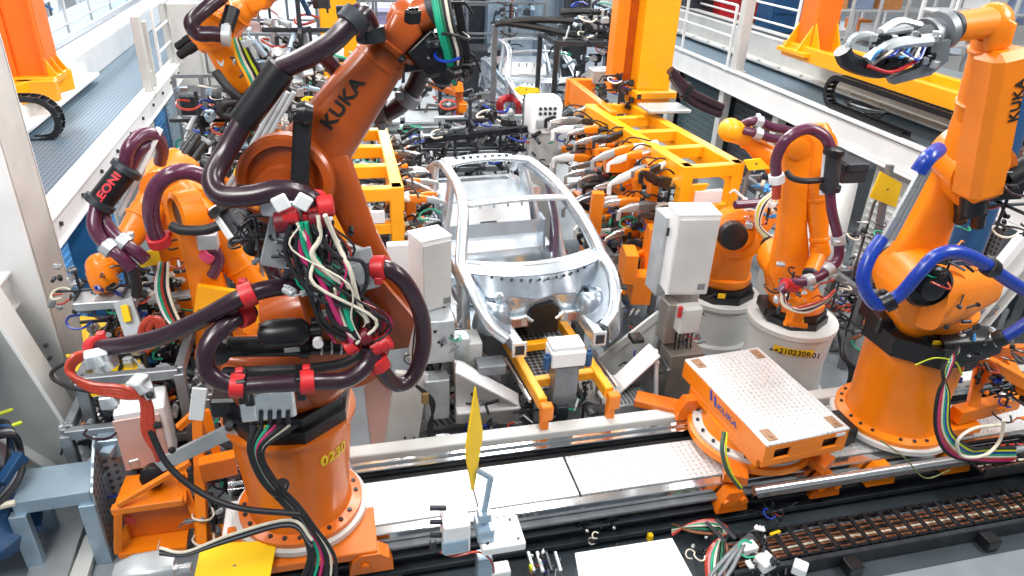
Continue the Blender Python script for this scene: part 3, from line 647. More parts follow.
    t.add('belt_trim', b, mat('purple_grey_seal', '#6c5c70', .4, .2))
    return t
car1 = car('bright bare metal car body on the orange skid, front end facing the camera')
# second body further down the line
r2 = dup(car1.o); r2['label'] = 'dimmer second bare metal car body far back on the conveyor behind the work cell'
q = P(520, 80, z=1.45); r2.location = r2.location + V((q.x + .2 - K(0, 2, 0).x, q.y - K(0, 2, 0).y - .3, .1)); r2.rotation_euler = (0, 0, -math.radians(4))

# skid / lift table in orange carrying the body
t = Thing('transfer_skid', 'orange steel skid frame below the front of the silver car body', 'skid', K(0, 0, .4))
for s in (-1, 1):
    b = MB(); b.bar(K(s * .36 - .03, -.62, .86), K(s * .40, 3.4, .86), .09, .13, b=.01); rl = t.add('side_beam', b, YOR)
    b = MB(); b.box(K(s * .36 - .03, -.72, .84), .12, .1, .17, None, .01); b.bar(K(s * .36 - .03, -.68, .84), K(s * .36 - .03, -.68, .3), .08, .08); t.add('end_block', b, ORG, rl)
    b = MB(); b.bar(K(s * .48, -.5, .82), K(s * .5, .3, .82), .03, .04); t.add('slide', b, SIL, rl)
for v in (-.25, .42, 1.6, 2.6): t.add('cross_beam', MB().bar(K(-.42, v, .86), K(.4, v, .86), .09, .1, b=.01), YOR)
b = MB(); b.quadslab([K(-.32, -.2, .72), K(.3, -.2, .72), K(.36, 2.9, .72), K(-.36, 2.9, .72)], .03, (0, 0, 1)); t.add('perforated_deck', b, GRD)
for s in (-1, 1):
    for v in (.9, 2.7):
        b = MB(); b.box(K(s * .62, v, .55), .14, .14, .55, None, .01); b.box(K(s * .62, v, .84), .24, .2, .05, None, .01); t.add('locating_pin', b, MGR)
# ------------------------------------------------------------------ robots
def robot(label, base, z0, A2, A3, WR, FL, a, s=1., paint=ORG, riser=None, text=True, mot=1, org=None, link_w=1., fo=None, hf=.42, ls=1):
    """base = (x, y) of the axis; z0 = underside of the foot; A2/A3/WR/FL joint centres; a = joint axis, towards the viewer's side"""
    bx, by = base; A2, A3, WR, FL = V(A2), V(A3), V(WR), V(FL); a = V(a).normalized(); f = Z_.cross(a).normalized()
    t = Thing('industrial_robot', label, 'robot', (bx, by, riser[0] if riser else z0)); t.a = a
    if riser:
        zb, rb, rt = riser
        b = MB(); b.lathe((bx, by, zb), Z_, [(rb + .04, 0), (rb + .04, .05), (rb, .055)], 48); t.add('flange_ring', b, OFF)
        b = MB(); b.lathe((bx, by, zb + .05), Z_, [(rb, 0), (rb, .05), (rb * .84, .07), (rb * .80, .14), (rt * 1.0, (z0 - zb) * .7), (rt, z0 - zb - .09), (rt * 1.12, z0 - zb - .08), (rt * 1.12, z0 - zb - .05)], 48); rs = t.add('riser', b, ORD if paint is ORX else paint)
        b = MB()
        for k in range(24):
            if k % 4 == 3: continue
            an = 2 * PI * k / 24; q = V((bx + rb * .9 * math.cos(an), by + rb * .9 * math.sin(an), zb + .095)); b.cyl(q, q + Z_ * .03, .02, n=6)
        t.add('bolt', b, DGR, rs)
    # foot
    oc = [(math.cos(PI / 8 + k * PI / 4) * .46 * s, math.sin(PI / 8 + k * PI / 4) * .46 * s) for k in range(8)]
    b = MB(); b.prism(oc, (bx, by, z0 + .05 * s), f, a, .1 * s); b.prism([(x * .92, y * .92) for x, y in oc], (bx, by, z0 + .14 * s), f, a, .1 * s)
    b.box(V((bx, by, z0 + .15 * s)) - f * .34 * s, .3 * s, .4 * s, .16 * s, M((f, a, Z_)).transposed(), .02); t.add('foot', b, BLK)
    t.add('warning_label', MB().box(V((bx, by, z0 + .14 * s)) + a * .425 * s - f * .08 * s, .1 * s, .012, .07 * s, M((f, a, Z_)).transposed(), .001), YEL)
    # carousel
    b = MB(); cb_ = V((bx, by, z0 + .19 * s)); b.lathe(cb_, Z_, [(.36 * s, 0), (.38 * s, .03 * s), (.38 * s, .12 * s), (.3 * s, .16 * s)], 32)
    q2 = V((A2.x, A2.y, A2.z)); d0 = (A2 - cb_)
    b.limb(cb_ + Z_ * .05 * s, A2, a, [(0, .32 * s, .3 * s), (.4, .31 * s, .27 * s), (.8, .27 * s, .22 * s), (1, .2 * s, .2 * s)], 3.2)
    b.cyl(A2 - a * .24 * s, A2 + a * .2 * s, .27 * s, n=32)
    b.limb(cb_ + Z_ * .1 * s, cb_ + Z_ * .1 * s - f * .42 * s + Z_ * .18 * s, a, [(0, .2 * s, .24 * s), (.6, .18 * s, .2 * s), (1, .1 * s, .16 * s)], 3.5); t.add('carousel', b, paint)
    mo = t.add('motor', MB().lathe(A2 - a * .22 * s, -a, [(.15 * s, 0), (.15 * s, .2 * s), (.12 * s, .21 * s), (.12 * s, .36 * s), (.1 * s, .38 * s)], 20), BLK)
    # lower arm
    o1 = a * .27 * s * ls; lk = link_w; A3f = A3 + V(fo) if fo else A3
    b = MB(); al = a * ls; b.cyl(A2 + al * .2 * s, A2 + al * .36 * s, .25 * s, n=32); b.cyl(A2 + al * .355 * s, A2 + al * .38 * s, .16 * s, n=24)
    b.limb(A2 + o1, A3 + o1 * .8, a, [(-.04, .14 * s, .05 * s), (0, .23 * s * lk, .085 * s), (.12, .22 * s * lk, .1 * s), (.35, .17 * s * lk, .105 * s), (.65, .145 * s * lk, .1 * s), (.88, .15 * s * lk, .09 * s), (1, .17 * s * lk, .085 * s), (1.05, .12 * s, .06 * s)], 4)
    b.cyl(A3 + al * .12 * s, A3 + al * .3 * s, .19 * s, n=32)
    lw = t.add('link_arm', b, paint)
    t.add('joint_cap', MB().lathe(A3 + al * .3 * s, al, [(.13 * s, 0), (.13 * s, .02 * s), (.1 * s, .03 * s)], 24), BLK if mot == 2 else paint, lw)
    # elbow housing + forearm
    A3 = A3f; d = (WR - A3).normalized(); sd = (a - d * a.dot(d)).normalized(); q = d.cross(sd); L = (WR - A3).length
    b = MB(); b.cyl(A3 - sd * .24 * s, A3 + sd * .14 * s, .23 * s, n=32)
    b.limb(A3 - d * .26 * s, A3 + d * (L * hf), a, [(0, .15 * s, .15 * s), (.1, .19 * s, .18 * s), (.45, .2 * s, .19 * s), (.8, .165 * s, .165 * s), (1, .14 * s, .14 * s)], 3.6, 28); eh = t.add('elbow_housing', b, paint)
    b = MB()
    for i in (-1, 0, 1):
        c = A3 - d * .24 * s + sd * i * .1 * s + q * (.03 if i else -.05) * s
        b.lathe(c, -d, [(.058 * s, 0), (.058 * s, .14 * s), (.05 * s, .15 * s), (.05 * s, .26 * s), (.04 * s, .27 * s)], 14)
    if mot: t.add('motor', b, BLK, eh)
    b = MB(); b.limb(A3 + d * L * (hf - .04), WR - d * .09 * s, a, [(0, .15 * s, .15 * s), (.05, .155 * s, .155 * s), (.3, .14 * s, .14 * s), (.8, .105 * s, .11 * s), (1, .095 * s, .1 * s)], 2.6, 28)
    b.lathe(A3 + d * L * (hf + .05), d, [(.155 * s, 0), (.165 * s, .01), (.165 * s, .035), (.15 * s, .045)], 28); b.lathe(WR - d * .2 * s, d, [(.11 * s, 0), (.125 * s, .01), (.125 * s, .04), (.11 * s, .05)], 28); fa = t.add('forearm', b, paint)
    # wrist
    e = (FL - WR).normalized()
    b = MB(); b.sphere(WR, .125 * s, 20); b.limb(WR - d * .14 * s + sd * .1 * s, WR + sd * .1 * s, a, [(0, .08 * s, .03 * s), (1, .1 * s, .035 * s), (1.3, .05 * s, .02 * s)], 3); b.limb(WR - d * .14 * s - sd * .1 * s, WR - sd * .1 * s, a, [(0, .08 * s, .03 * s), (1, .1 * s, .035 * s), (1.3, .05 * s, .02 * s)], 3)
    b.cyl(WR, WR + e * ((FL - WR).length - .04 * s), .1 * s, .09 * s, 24); wr = t.add('wrist', b, paint)
    t.add('tool_flange', MB().lathe(FL - e * .05 * s, e, [(.085 * s, 0), (.1 * s, .01), (.1 * s, .05 * s), (.05 * s, .055 * s)], 24), DGR, wr)
    t.pt = dict(A2=A2, A3=A3, WR=WR, FL=FL, d=d, sd=sd, q=q, e=e, a=a, f=f, L=L, cb=cb_)
    t.risermesh = rs if riser else None
    t.parts = dict(fore=fa, elbow=eh, link=lw, wrist=wr)
    return t

# ---- A: large foreground robot on the left -----------------------------------------------------
yA = 4.85
A2 = P(352, 328, y=4.75); A3 = P(292, 182, y=4.75); WR = P(408, 22, y=4.7); FL = P(440, 8, y=4.6)
rA = robot('big foreground shade-darkened orange robot on a riser, forearm raised above purple hoses', (-.5, 4.85), 1.62, A2, A3, WR, FL, (-.12, -1, 0), 1.08, ORX, riser=(.55, .51, .46), hf=.8)
p = rA.pt
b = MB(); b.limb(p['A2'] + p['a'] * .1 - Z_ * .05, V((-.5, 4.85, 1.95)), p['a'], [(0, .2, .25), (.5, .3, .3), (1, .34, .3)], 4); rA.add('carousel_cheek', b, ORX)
rA.wrapmesh = rA.parts['elbow']
tx = p['A3'] + p['d'] * p['L'] * .40 + p['sd'] * .0
nn = (V((0, 0, H)) - tx); nn = (nn - p['d'] * nn.dot(p['d'])).normalized()
rA.text('KUKA', P(347, 98, y=4.75), p['d'], nn, .115, LETT, rA.parts['elbow'], wide=1.15, bold=.03, wrap=rA.wrapmesh)
fpos = V((-.5, 4.85, .55)); nA = V((.38, -1, 0)).normalized()
rA.text('0230', V((-.5, 4.85, 1.36)) + V((.33, -.33, 0)), V((1, 1, 0)), V((1, -1, 0)), .13, LETY, bold=.03, wrap=rA.risermesh)
# black sleeve, hoses
hose(rA, [P(282, 68, y=4.45), P(243, 122, y=4.45)], .085, BLK, name='hose_sleeve', sub=1)
hose(rA, [P(243, 122, y=4.45), P(226, 152, y=4.4), P(213, 178, y=4.3), P(222, 196, y=4.2), P(250, 196, y=4.15), P(282, 190, y=4.15), P(308, 198, y=4.15), P(322, 213, y=4.2)], .064, PUD, (.93,))
hose(rA, [P(282, 68, y=4.45), P(305, 58, y=4.4), P(332, 42, y=4.35), P(350, 24, y=4.35), P(362, 14, y=4.4), P(370, 30, y=4.5), P(372, 42, y=4.5)], .062, PUD, (.55, .9), DGR)
hose(rA, [P(318, 50, y=4.9), P(334, 68, y=4.95), P(345, 85, y=5)], .05, PUD, (), name='hose')
hose(rA, [P(425, 40, y=4.7), P(422, 68, y=4.8), P(412, 92, y=4.85), P(396, 108, y=4.9), P(378, 114, y=4.95), P(368, 104, y=5.0)], .062, PUD, (.45, .75), MGR)
hose(rA, [P(92, 348, y=4.6), P(125, 345, y=4.4), P(160, 337, y=4.3), P(200, 320, y=4.2), P(240, 298, y=4.15), P(268, 289, y=4.2), P(300, 285, y=4.3)], .057, PUD, (.04, .72), RED)
hose(rA, [P(252, 310, y=4.3), P(226, 325, y=4.15), P(207, 348, y=4.05), P(209, 372, y=4.0), P(232, 385, y=3.98), P(270, 384, y=3.97), P(310, 382, y=3.97), P(345, 380, y=4.0), P(366, 366, y=4.05), P(372, 350, y=4.1)], .057, PUD, (.04, .47, .66), RED)
hose(rA, [P(370, 345, y=4.1), P(380, 368, y=4.1), P(395, 384, y=4.15), P(412, 378, y=4.2), P(423, 348, y=4.25), P(421, 315, y=4.25), P(406, 284, y=4.2), P(388, 269, y=4.2), P(368, 268, y=4.25)], .057, PUD, (.1, .93), RED)
hose(rA, [P(225, 372, y=4.3), P(260, 371, y=4.2), P(300, 369, y=4.2), P(340, 364, y=4.25), P(365, 352, y=4.3)], .035, BLR, (), name='hose')
# strap over the elbow, counterbalance, accumulator
b = MB(); b.bar(P(303, 112, y=4.45), P(299, 200, y=4.32), .11, .05, up=(0, -1, 0), b=.02); b.limb(P(296, 112, y=4.42), P(313, 114, y=4.42), Z_, [(0, .06, .05), (.5, .08, .07), (1, .06, .05)], 3); rA.add('hose_strap', b, BLK)
cp0, cp1 = P(216, 347, y=4.35), P(362, 346, y=4.4); dd = (cp1 - cp0).normalized(); LL = dist(cp0, cp1)
b = MB(); b.lathe(cp0, dd, [(.07, 0), (.085, .02), (.085, .06), (.07, .07), (.07, LL * .55), (.085, LL * .56), (.085, LL * .62), (.06, LL * .63), (.06, LL)], 20); cbp = rA.add('counterbalance_cylinder', b, BLK)
b = MB(); b.lathe(cp0 - V((0, -.02, 0)), (0, -1, 0), [(.1, -.1), (.1, .1), (.06, .12)], 20); rA.add('pivot', b, BLK, cbp)
for k in range(4): rA.add('rod_ring', MB().lathe(cp0 + dd * LL * (.70 + .07 * k), dd, [(.062, 0), (.066, .005), (.066, .01), (.062, .015)], 18), SIL, cbp)
ac = P(285, 333, y=4.25); b = MB(); b.lathe(ac - X_ * .17, X_, [(.03, 0), (.075, .02), (.095, .06), (.098, .12), (.098, .22), (.09, .28), (.06, .32), (.03, .33), (.03, .4)], 24); rA.add('accumulator', b, BLK, cbp)
b = MB(); g = P(318, 341, y=4.22); b.cyl(g, g - Y_ * .04, .035, n=16); rA.add('pressure_gauge', b, WHT, cbp)
b = MB(); b.box(P(316, 327, y=4.3), .07, .07, .12); rA.add('valve', b, BLK, cbp)
rA.add('cylinder_label', MB().box(P(292, 350, y=4.265), .1, .01, .03, None, .001), WHT, cbp)
# orange casting rims behind the hoses
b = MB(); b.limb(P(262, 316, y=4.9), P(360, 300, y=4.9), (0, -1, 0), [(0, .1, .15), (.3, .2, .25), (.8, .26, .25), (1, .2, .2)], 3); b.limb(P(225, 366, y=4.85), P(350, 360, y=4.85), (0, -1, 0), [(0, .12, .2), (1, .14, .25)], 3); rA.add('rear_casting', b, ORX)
for k, (px, py) in enumerate([(240, 385), (298, 382)]):
    b = MB(); b.box(P(px + 3, py + 1, y=4.0), .06, .16, .18); rA.add('hose_bracket', b, BLK)
# cable interface on the riser head
b = MB(); b.box(P(270, 402, y=4.28), .34, .1, .26, None, .02); b.box(P(248, 402, y=4.26), .1, .12, .26); ib = rA.add('connector_box', b, SIL)
b = MB()
for k in range(5): b.cyl(P(252 + k * 9, 412, y=4.22), P(252 + k * 9, 432, y=4.24), .016, n=8)
rA.add('connector', b, DGR, ib)
b = MB(); b.box(P(249, 396, y=4.18), .06, .03, .16); rA.add('connector', b, BLK, ib)
b = MB(); b.bar(P(200, 388, y=4.45), P(196, 420, y=4.45), .1, .02, up=(0, -1, 0)); rA.add('slotted_plate', b, WHT)
for k, (m_, r_) in enumerate([(BLR, .022), (BLR, .018), (TEAL, .012), (MAG, .012), (BLR, .02), (CRE, .01), (BLR, .014)]):
    o = k * 2.2
    rA.add('cable', MB().tube([P(255 + k * 7, 425, y=4.22), P(250 + o, 450, y=4.15), P(262 + o, 480, y=4.1), P(285 + o, 505, y=4.05), P(300 + o, 525, y=4.0), P(310 + k * 4, 555, y=3.95), P(300 + k * 6, 585, y=3.9)], r_, 8, 6), m_)
rA.add('cable_tie', MB().lathe(P(278, 486, y=4.1), V((.5, 0, -1)), [(.07, 0), (.075, .01), (.075, .03), (.07, .04)], 14), BLK)
# dress pack on the lower arm: red collars, plates, coloured cables
b = MB(); b.bar(P(262, 205, y=4.2), P(300, 210, y=4.1), .06, .12, b=.01); rA.add('clamp_plate', b, LGR)
for (px, py, m_) in ((290, 214, RED), (325, 206, RED), (282, 222, mat('dark_red_plastic', '#6a1020', .4)), (316, 218, mat('dark_red_plastic', '#6a1020', .4))):
    b = MB(); b.lathe(P(px - 8, py + 1, y=4.12), P(px + 8, py - 1, y=4.12) - P(px - 8, py + 1, y=4.12), [(.045, 0), (.066, .01), (.066, .09), (.045, .1)], 18); rA.add('hose_collar', b, m_)
b = MB(); b.box(P(303, 202, y=4.05), .09, .03, .09, M.Rotation(.6, 3, 'Y')); b.box(P(281, 203, y=4.05), .09, .03, .09, M.Rotation(-.4, 3, 'Y')); rA.add('white_tab', b, WHT)
b = MB(); b.bar(P(310, 292, y=4.2), P(366, 272, y=4.2), .14, .03, up=(0, -1, .3)); b.box(P(290, 240, y=4.4), .3, .08, .4, M.Rotation(.3, 3, 'Y')); b.box(P(330, 262, y=4.35), .32, .05, .35, M.Rotation(.5, 3, 'Y')); b.bar(P(355, 250, y=4.25), P(366, 290, y=4.2), .2, .03, up=(0, -1, .3)); rA.add('bracket_plate', b, LGR)
trk = [(TEAL, .017, (300, 222), (306, 250), (322, 275), (340, 295), (352, 330)), (TEAL, .014, (306, 222), (312, 250), (330, 280), (345, 300), (350, 322)), (MAG, .016, (297, 235), (303, 258), (318, 275), (330, 300), (345, 335)), (CRE, .013, (318, 215), (320, 238), (312, 255), (330, 275), (350, 288)),
       (CRE, .013, (325, 215), (338, 245), (350, 270), (358, 300), (368, 322)), (BLR, .013, (300, 220), (296, 262), (312, 300), (322, 325), (345, 340)), (BLR, .013, (312, 225), (335, 255), (362, 262), (366, 285), (350, 310)), (MAG, .012, (305, 228), (315, 262), (335, 290), (338, 315), (352, 342)),
       (BLR, .012, (322, 290), (318, 305), (325, 322), (340, 332), (355, 340)), (BLR, .014, (332, 285), (328, 308), (336, 325), (348, 330), (358, 338)), (CRE, .010, (335, 288), (338, 305), (345, 325), (350, 335), (356, 340)), (BLR, .012, (290, 225), (285, 250), (298, 278), (320, 292), (338, 300))]
for m_, r_, *q in trk: rA.add('cable', MB().tube([P(x, y, y=4.08 - .05 * random.random()) for x, y in q], r_ * 1.15, 8, 6), m_)
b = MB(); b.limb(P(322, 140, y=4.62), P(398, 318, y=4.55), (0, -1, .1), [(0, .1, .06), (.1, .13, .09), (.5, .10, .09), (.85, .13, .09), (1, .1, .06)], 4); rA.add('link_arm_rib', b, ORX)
rq = random.Random(5)
for k in range(26):
    x0_, x1_ = 285 + rq.random() * 50, 335 + rq.random() * 45; ym = 4.05 + rq.random() * .2
    rA.add('cable', MB().tube([P(x0_, 218 + rq.random() * 10, y=ym), P(x0_ + rq.uniform(-25, 25), 245 + rq.random() * 15, y=ym), P(.5 * (x0_ + x1_) + rq.uniform(-28, 28), 275 + rq.random() * 20, y=ym - .05), P(x1_ + rq.uniform(-25, 20), 312 + rq.random() * 15, y=ym), P(x1_, 335 + rq.random() * 10, y=ym)], rq.choice([.006, .008, .011]), 7, 5), [BLR, BLR, DGR, BLR, CRE, MAG, BLR, TEAL, BLR, RHO][k % 10])
gear(rA, P(300, 255, y=4.32), .22, 13, [BLK, DGR, BLK, MGR], 20); gear(rA, P(345, 300, y=4.3), .2, 14, [BLK, DGR, BLK, LGR], 16); gear(rA, P(258, 240, y=4.5), .2, 15, [BLK, DGR, BLK, MGR], 16)
gear(rA, P(318, 250, y=4.3), .26, 11, [DGR, BLK, LGR, MGR], 16)
gear(rA, P(275, 215, y=4.35), .2, 12, [DGR, BLK, BLK, ORG], 10)
for (px, py) in ((352, 345), (378, 345), (366, 335), (386, 342)):
    b = MB(); b.lathe(P(px - 6, py + 4, y=4.1), P(px + 6, py - 3, y=4.1) - P(px - 6, py + 4, y=4.1), [(.045, 0), (.06, .01), (.06, .07), (.045, .08)], 16); rA.add('hose_collar', b, mat('dark_red_plastic', '#6a1020', .4) if px == 366 else RED)
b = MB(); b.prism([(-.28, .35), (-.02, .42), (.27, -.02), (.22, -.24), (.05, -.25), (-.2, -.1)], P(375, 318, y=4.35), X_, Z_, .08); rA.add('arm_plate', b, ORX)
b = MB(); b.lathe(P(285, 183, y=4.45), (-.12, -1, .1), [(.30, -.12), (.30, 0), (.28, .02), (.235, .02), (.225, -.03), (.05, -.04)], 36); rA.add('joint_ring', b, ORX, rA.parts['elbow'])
# wrist tool, mostly above the frame
gear(rA, P(432, 40, y=4.6), .26, 21, [BLK, BLK, DGR, BLK], 22)
b = MB(); b.box(P(405, 50, y=4.8), .5, .3, .22, M.Rotation(-.1, 3, 'Y')); b.bar(P(418, 40, y=4.6), P(452, 78, y=4.6), .14, .2); b.bar(P(455, -10, y=4.6), P(470, 75, y=4.6), .04, .05); rA.add('gripper_frame', b, BLK)
for k in range(6): rA.add('cable', MB().tube([P(432 + k * 3, -8, y=4.45), P(438 + k * 3, 25, y=4.42), P(446 + k * 3, 55, y=4.45), P(455, 85, y=4.5)], .014, 7), [TEAL, TEAL, mat('green_cable', '#0c6b46', .4), BLR, CRE, BLR][k])
# red-brown hose bundle at far left end
for k in range(4):
    rA.add('hose', MB().tube([P(92, 352, y=4.55), P(74, 356 + k * 3, y=4.5), P(68 + k * 2, 372 + k * 2, y=4.45), P(92, 384 + k * 2, y=4.4), P(125, 388 + k * 3, y=4.35), P(142 + k * 2, 400, y=4.35), P(144 + k * 3, 432, y=4.3), P(158, 455 + k * 2, y=4.27)], .019, 9), RHO)
rA.add('hose', MB().tube([P(88, 352, y=4.6), P(52, 372, y=4.55), P(66, 386, y=4.5), P(100, 393, y=4.45)], .014, 8), BLR)
hose(rA, [P(150, 430, y=4.3), P(168, 465, y=4.2), P(200, 492, y=4.1), P(240, 508, y=4.0), P(300, 514, y=3.95)], .022, BLR, (), name='hose')
for (px, py) in ((97, 358), (105, 362), (145, 390), (110, 398), (138, 385)):
    b = MB(); b.box(P(px, py, y=4.42), .14, .1, .1, M.Rotation(px * .1, 3, 'Z')); b.cyl(P(px, py, y=4.36), P(px + 6, py + 8, y=4.34), .03, n=10); rA.add('hose_fitting', b, LGR)
for (px, py) in ((150, 395), (157, 425), (172, 450), (190, 470)): rA.add('hose_clip', MB().sphere(P(px, py, y=4.27), .026, 10), BLK)

# ---- B: right robot on the track ----------------------------------------------------------------
A2 = P(922, 288, y=4.65); A3 = P(974, 165, y=4.7); WR = P(992, 22, y=4.6); FL = P(947, 28, y=4.45)
rB = robot('orange robot on a wide orange riser at right with blue hoses and grey gripper', (5.53, 4.95), 1.62, A2, A3, WR, FL, (-.3, -1, 0), 1.12, ORG, riser=(.55, .56, .46), ls=-1)
b = MB(); b.prism([(math.cos(PI / 8 + k * PI / 4) * .56, math.sin(PI / 8 + k * PI / 4) * .54) for k in range(8)], (5.5, 4.9, 1.68), X_, Y_, .2); b.limb((5.35, 4.6, 1.72), (5.9, 4.5, 1.78), Z_, [(0, .16, .12), (.5, .2, .16), (1, .14, .1)], 4); rB.add('foot_cover', b, BLK)
p = rB.pt
b = MB(); b.bar(P(976, 197, y=4.5), P(1003, 48, y=4.5), .30, .32, b=.06); fcv = rB.add('forearm_cover', b, ORG, rB.parts['fore'])
b = MB(); b.cyl(P(975, 185, y=4.5), P(972, 212, y=4.5), .1, n=16); b.box(P(995, 180, y=4.6), .35, .3, .25); b.cyl(P(1005, 180, y=4.5), P(1030, 165, y=4.5), .09, n=14); rB.add('motor', b, BLK, rB.parts['elbow'])
nn = (V((0, 0, H)) - A3).normalized()
rB.text('KUKA', P(1003, 95, y=4.5), P(1003, 48, y=4.5) - P(976, 197, y=4.5), V((-.12, -1, .0)), .12, LETT, fcv, bold=.02, wrap=fcv)
mc = P(930, 288, y=4.3); b = MB(); b.lathe(mc - p['a'] * .06, p['a'], [(.19, 0), (.2, .03), (.17, .06), (.165, .03), (.09, .02), (.09, .12), (.06, .14)], 28); rB.add('motor_ring', b, BLK)
b = MB(); b.limb(P(925, 300, y=4.45), P(990, 285, y=4.6), (0, -1, .1), [(0, .26, .2), (.5, .24, .18), (1, .16, .12)], 3); rB.add('side_casting', b, ORG)
hose(rB, [P(938, 150, y=4.3), P(928, 158, y=4.2), P(918, 172, y=4.2)], .06, BLU, ())
b = MB()
for k in range(3): b.cyl(P(922 + k * 4, 168, y=4.2 + .03 * k), P(882 + k * 5, 240, y=4.15 + .03 * k), .022, n=10)
rB.add('hose_sleeve', b, SIL)
hose(rB, [P(882, 238, y=4.15), P(869, 258, y=4.1), P(863, 282, y=4.05), P(876, 304, y=4.0), P(898, 296, y=3.95), P(918, 274, y=3.9), P(936, 256, y=3.9), P(958, 252, y=3.9), P(985, 264, y=3.9), P(1005, 278, y=3.9), P(1034, 296, y=3.9)], .052, BLU, (.36, .83), BLK)
hose(rB, [P(996, 340, y=4.0), P(1010, 334, y=3.95), P(1034, 318, y=3.9)], .05, BLU, (.2,), BLK)
gear(rB, P(1005, 205, y=4.5), .26, 33, [BLK, BLK, DGR, BLK], 16); gear(rB, P(955, 215, y=5.0), .16, 34, [BLK, DGR], 8)
gear(rB, P(950, 262, y=4.3), .2, 31, [BLK, DGR, ORG, BLK], 10)
gear(rB, P(955, 312, y=4.4), .22, 32, [BLK, DGR, BLK, MGR], 9)
# gripper
g0 = p['FL']; g1 = P(872, 60, y=4.35); dg = (g1 - g0).normalized()
gr = rB.add('gripper', MB().lathe(g0, dg, [(.12, 0), (.14, .02), (.14, .08), (.1, .09), (.1, .16), (.13, .17), (.13, .2)], 24), MGR, rB.parts['wrist'])
b = MB(); b.bar(g0 + dg * .18, g0.lerp(g1, .95), .2, .22, b=.04); rB.add('gripper_body', b, DGR, gr)
b = MB(); b.prism([(-.05, 0), (.1, .02), (.13, -.12), (.02, -.22), (-.26, -.28), (-.3, -.24), (-.1, -.17), (-.03, -.1)], P(935, 42, y=4.32), X_, Z_, .06); b.limb(P(900, 28, y=4.38), P(880, 34, y=4.3), Z_, [(0, .1, .03), (1, .02, .02)], 2.5); rB.add('gripper_arm', b, MGR, gr)
b = MB(); b.tube([P(880, 33, y=4.3), P(898, 22, y=4.4), P(920, 26, y=4.4)], .03, 8); b.tube([P(868, 62, y=4.25), P(890, 46, y=4.25), P(930, 40, y=4.3)], .045, 8); b.tube([P(845, 66, y=4.3), P(852, 40, y=4.3), P(870, 36, y=4.3), P(878, 48, y=4.3), P(862, 62, y=4.3)], .028, 8); rB.add('gripper_jaw', b, LGR, gr)
b = MB(); b.tube([P(842, 50, y=4.3), P(850, 62, y=4.3), P(880, 70, y=4.3), P(895, 62, y=4.25)], .06, 8); rB.add('gripper_jaw', b, BLK, gr)
hose(rB, [P(868, 66, y=4.22), P(892, 72, y=4.2), P(918, 60, y=4.2)], .012, RED, name='cable', parent=gr)
for k in range(9): rB.add('cable', MB().tube([P(885 + k * 5, 48, y=4.25), P(878 + k * 5, 52 + k, y=4.18), P(872 + k * 4, 60 - k, y=4.2)], .01, 6), [BLP, BLR, CRE, BLU, BLR][k % 5], gr)
for k in range(44):
    rnd = random.Random(k); q = P(872 + rnd.random() * 66, 34 + rnd.random() * 32, y=4.28); mb = MB(); mb.box(q, .05, .05, .05, M.Rotation(k, 3, 'Z')); rB.add('sensor', mb, [BLK, DGR, SIL, LGR][k % 4], gr)
# cabling at the riser
for k, m_ in enumerate([BLR, MAG, RHO, CRE, TEAL, BLU, YGR, BLR]):
    rB.add('cable', MB().tube([P(958, 345 + k, y=4.3), P(950 - k, 370, y=4.2), P(938 + k * 1.5, 395, y=4.15), P(936 + k * 2, 430, y=4.1), P(950 + k * 3, 455 - k, y=4.1), P(985, 462 - k * 2, y=4.15), P(1015, 462 - k * 2, y=4.2)], .017, 8), m_)
rB.add('cable', MB().tube([P(1000, 425, y=4.15), P(975, 428, y=4.1), P(958, 440, y=4.05), P(962, 456, y=4.05), P(985, 455, y=4.05), P(1000, 440, y=4.1), P(1004, 420, y=4.1)], .016, 8), CRE)
rB.add('cable', MB().tube([P(915, 365, y=4.3), P(935, 358, y=4.25), P(955, 362, y=4.25), P(962, 375, y=4.25)], .007, 8), YGR)
rB.add('cable', MB().tube([P(880, 440, y=4.2), P(905, 458, y=4.15), P(925, 478, y=4.1), P(950, 470, y=4.1)], .007, 8), mat('grey_green_cable', '#6f7a4a', .4))
b = MB()
for dx in (-.45, .45): b.prism([(-.16, 0), (.16, 0), (.13, .14), (.07, .22), (-.07, .22), (-.13, .14)], (5.45 + dx, 4.37, .3), X_, Z_, .12)
rB.add('carriage_foot', b, ORG)
b = MB(); b.box((4.72, 4.85, .62), .4, .34, .2, None, .02); b.box((4.6, 4.85, .75), .1, .3, .06); rB.add('drive_motor', b, BLK)
b = MB()
for dx in (-.45, .45): b.prism([(-.18, 0), (.18, 0), (.15, .14), (.07, .2), (-.07, .2), (-.15, .14)], (-.5 + dx * 1.2, 4.3, .32), X_, Z_, .14); b.cyl((-.5 + dx * 1.2 - .05, 4.2, .4), (-.5 + dx * 1.2 - .05, 4.3, .4), .04, n=12)
b.box((-.5, 4.5, .5), 1.2, .5, .08); rA.add('carriage_foot', b, ORD)

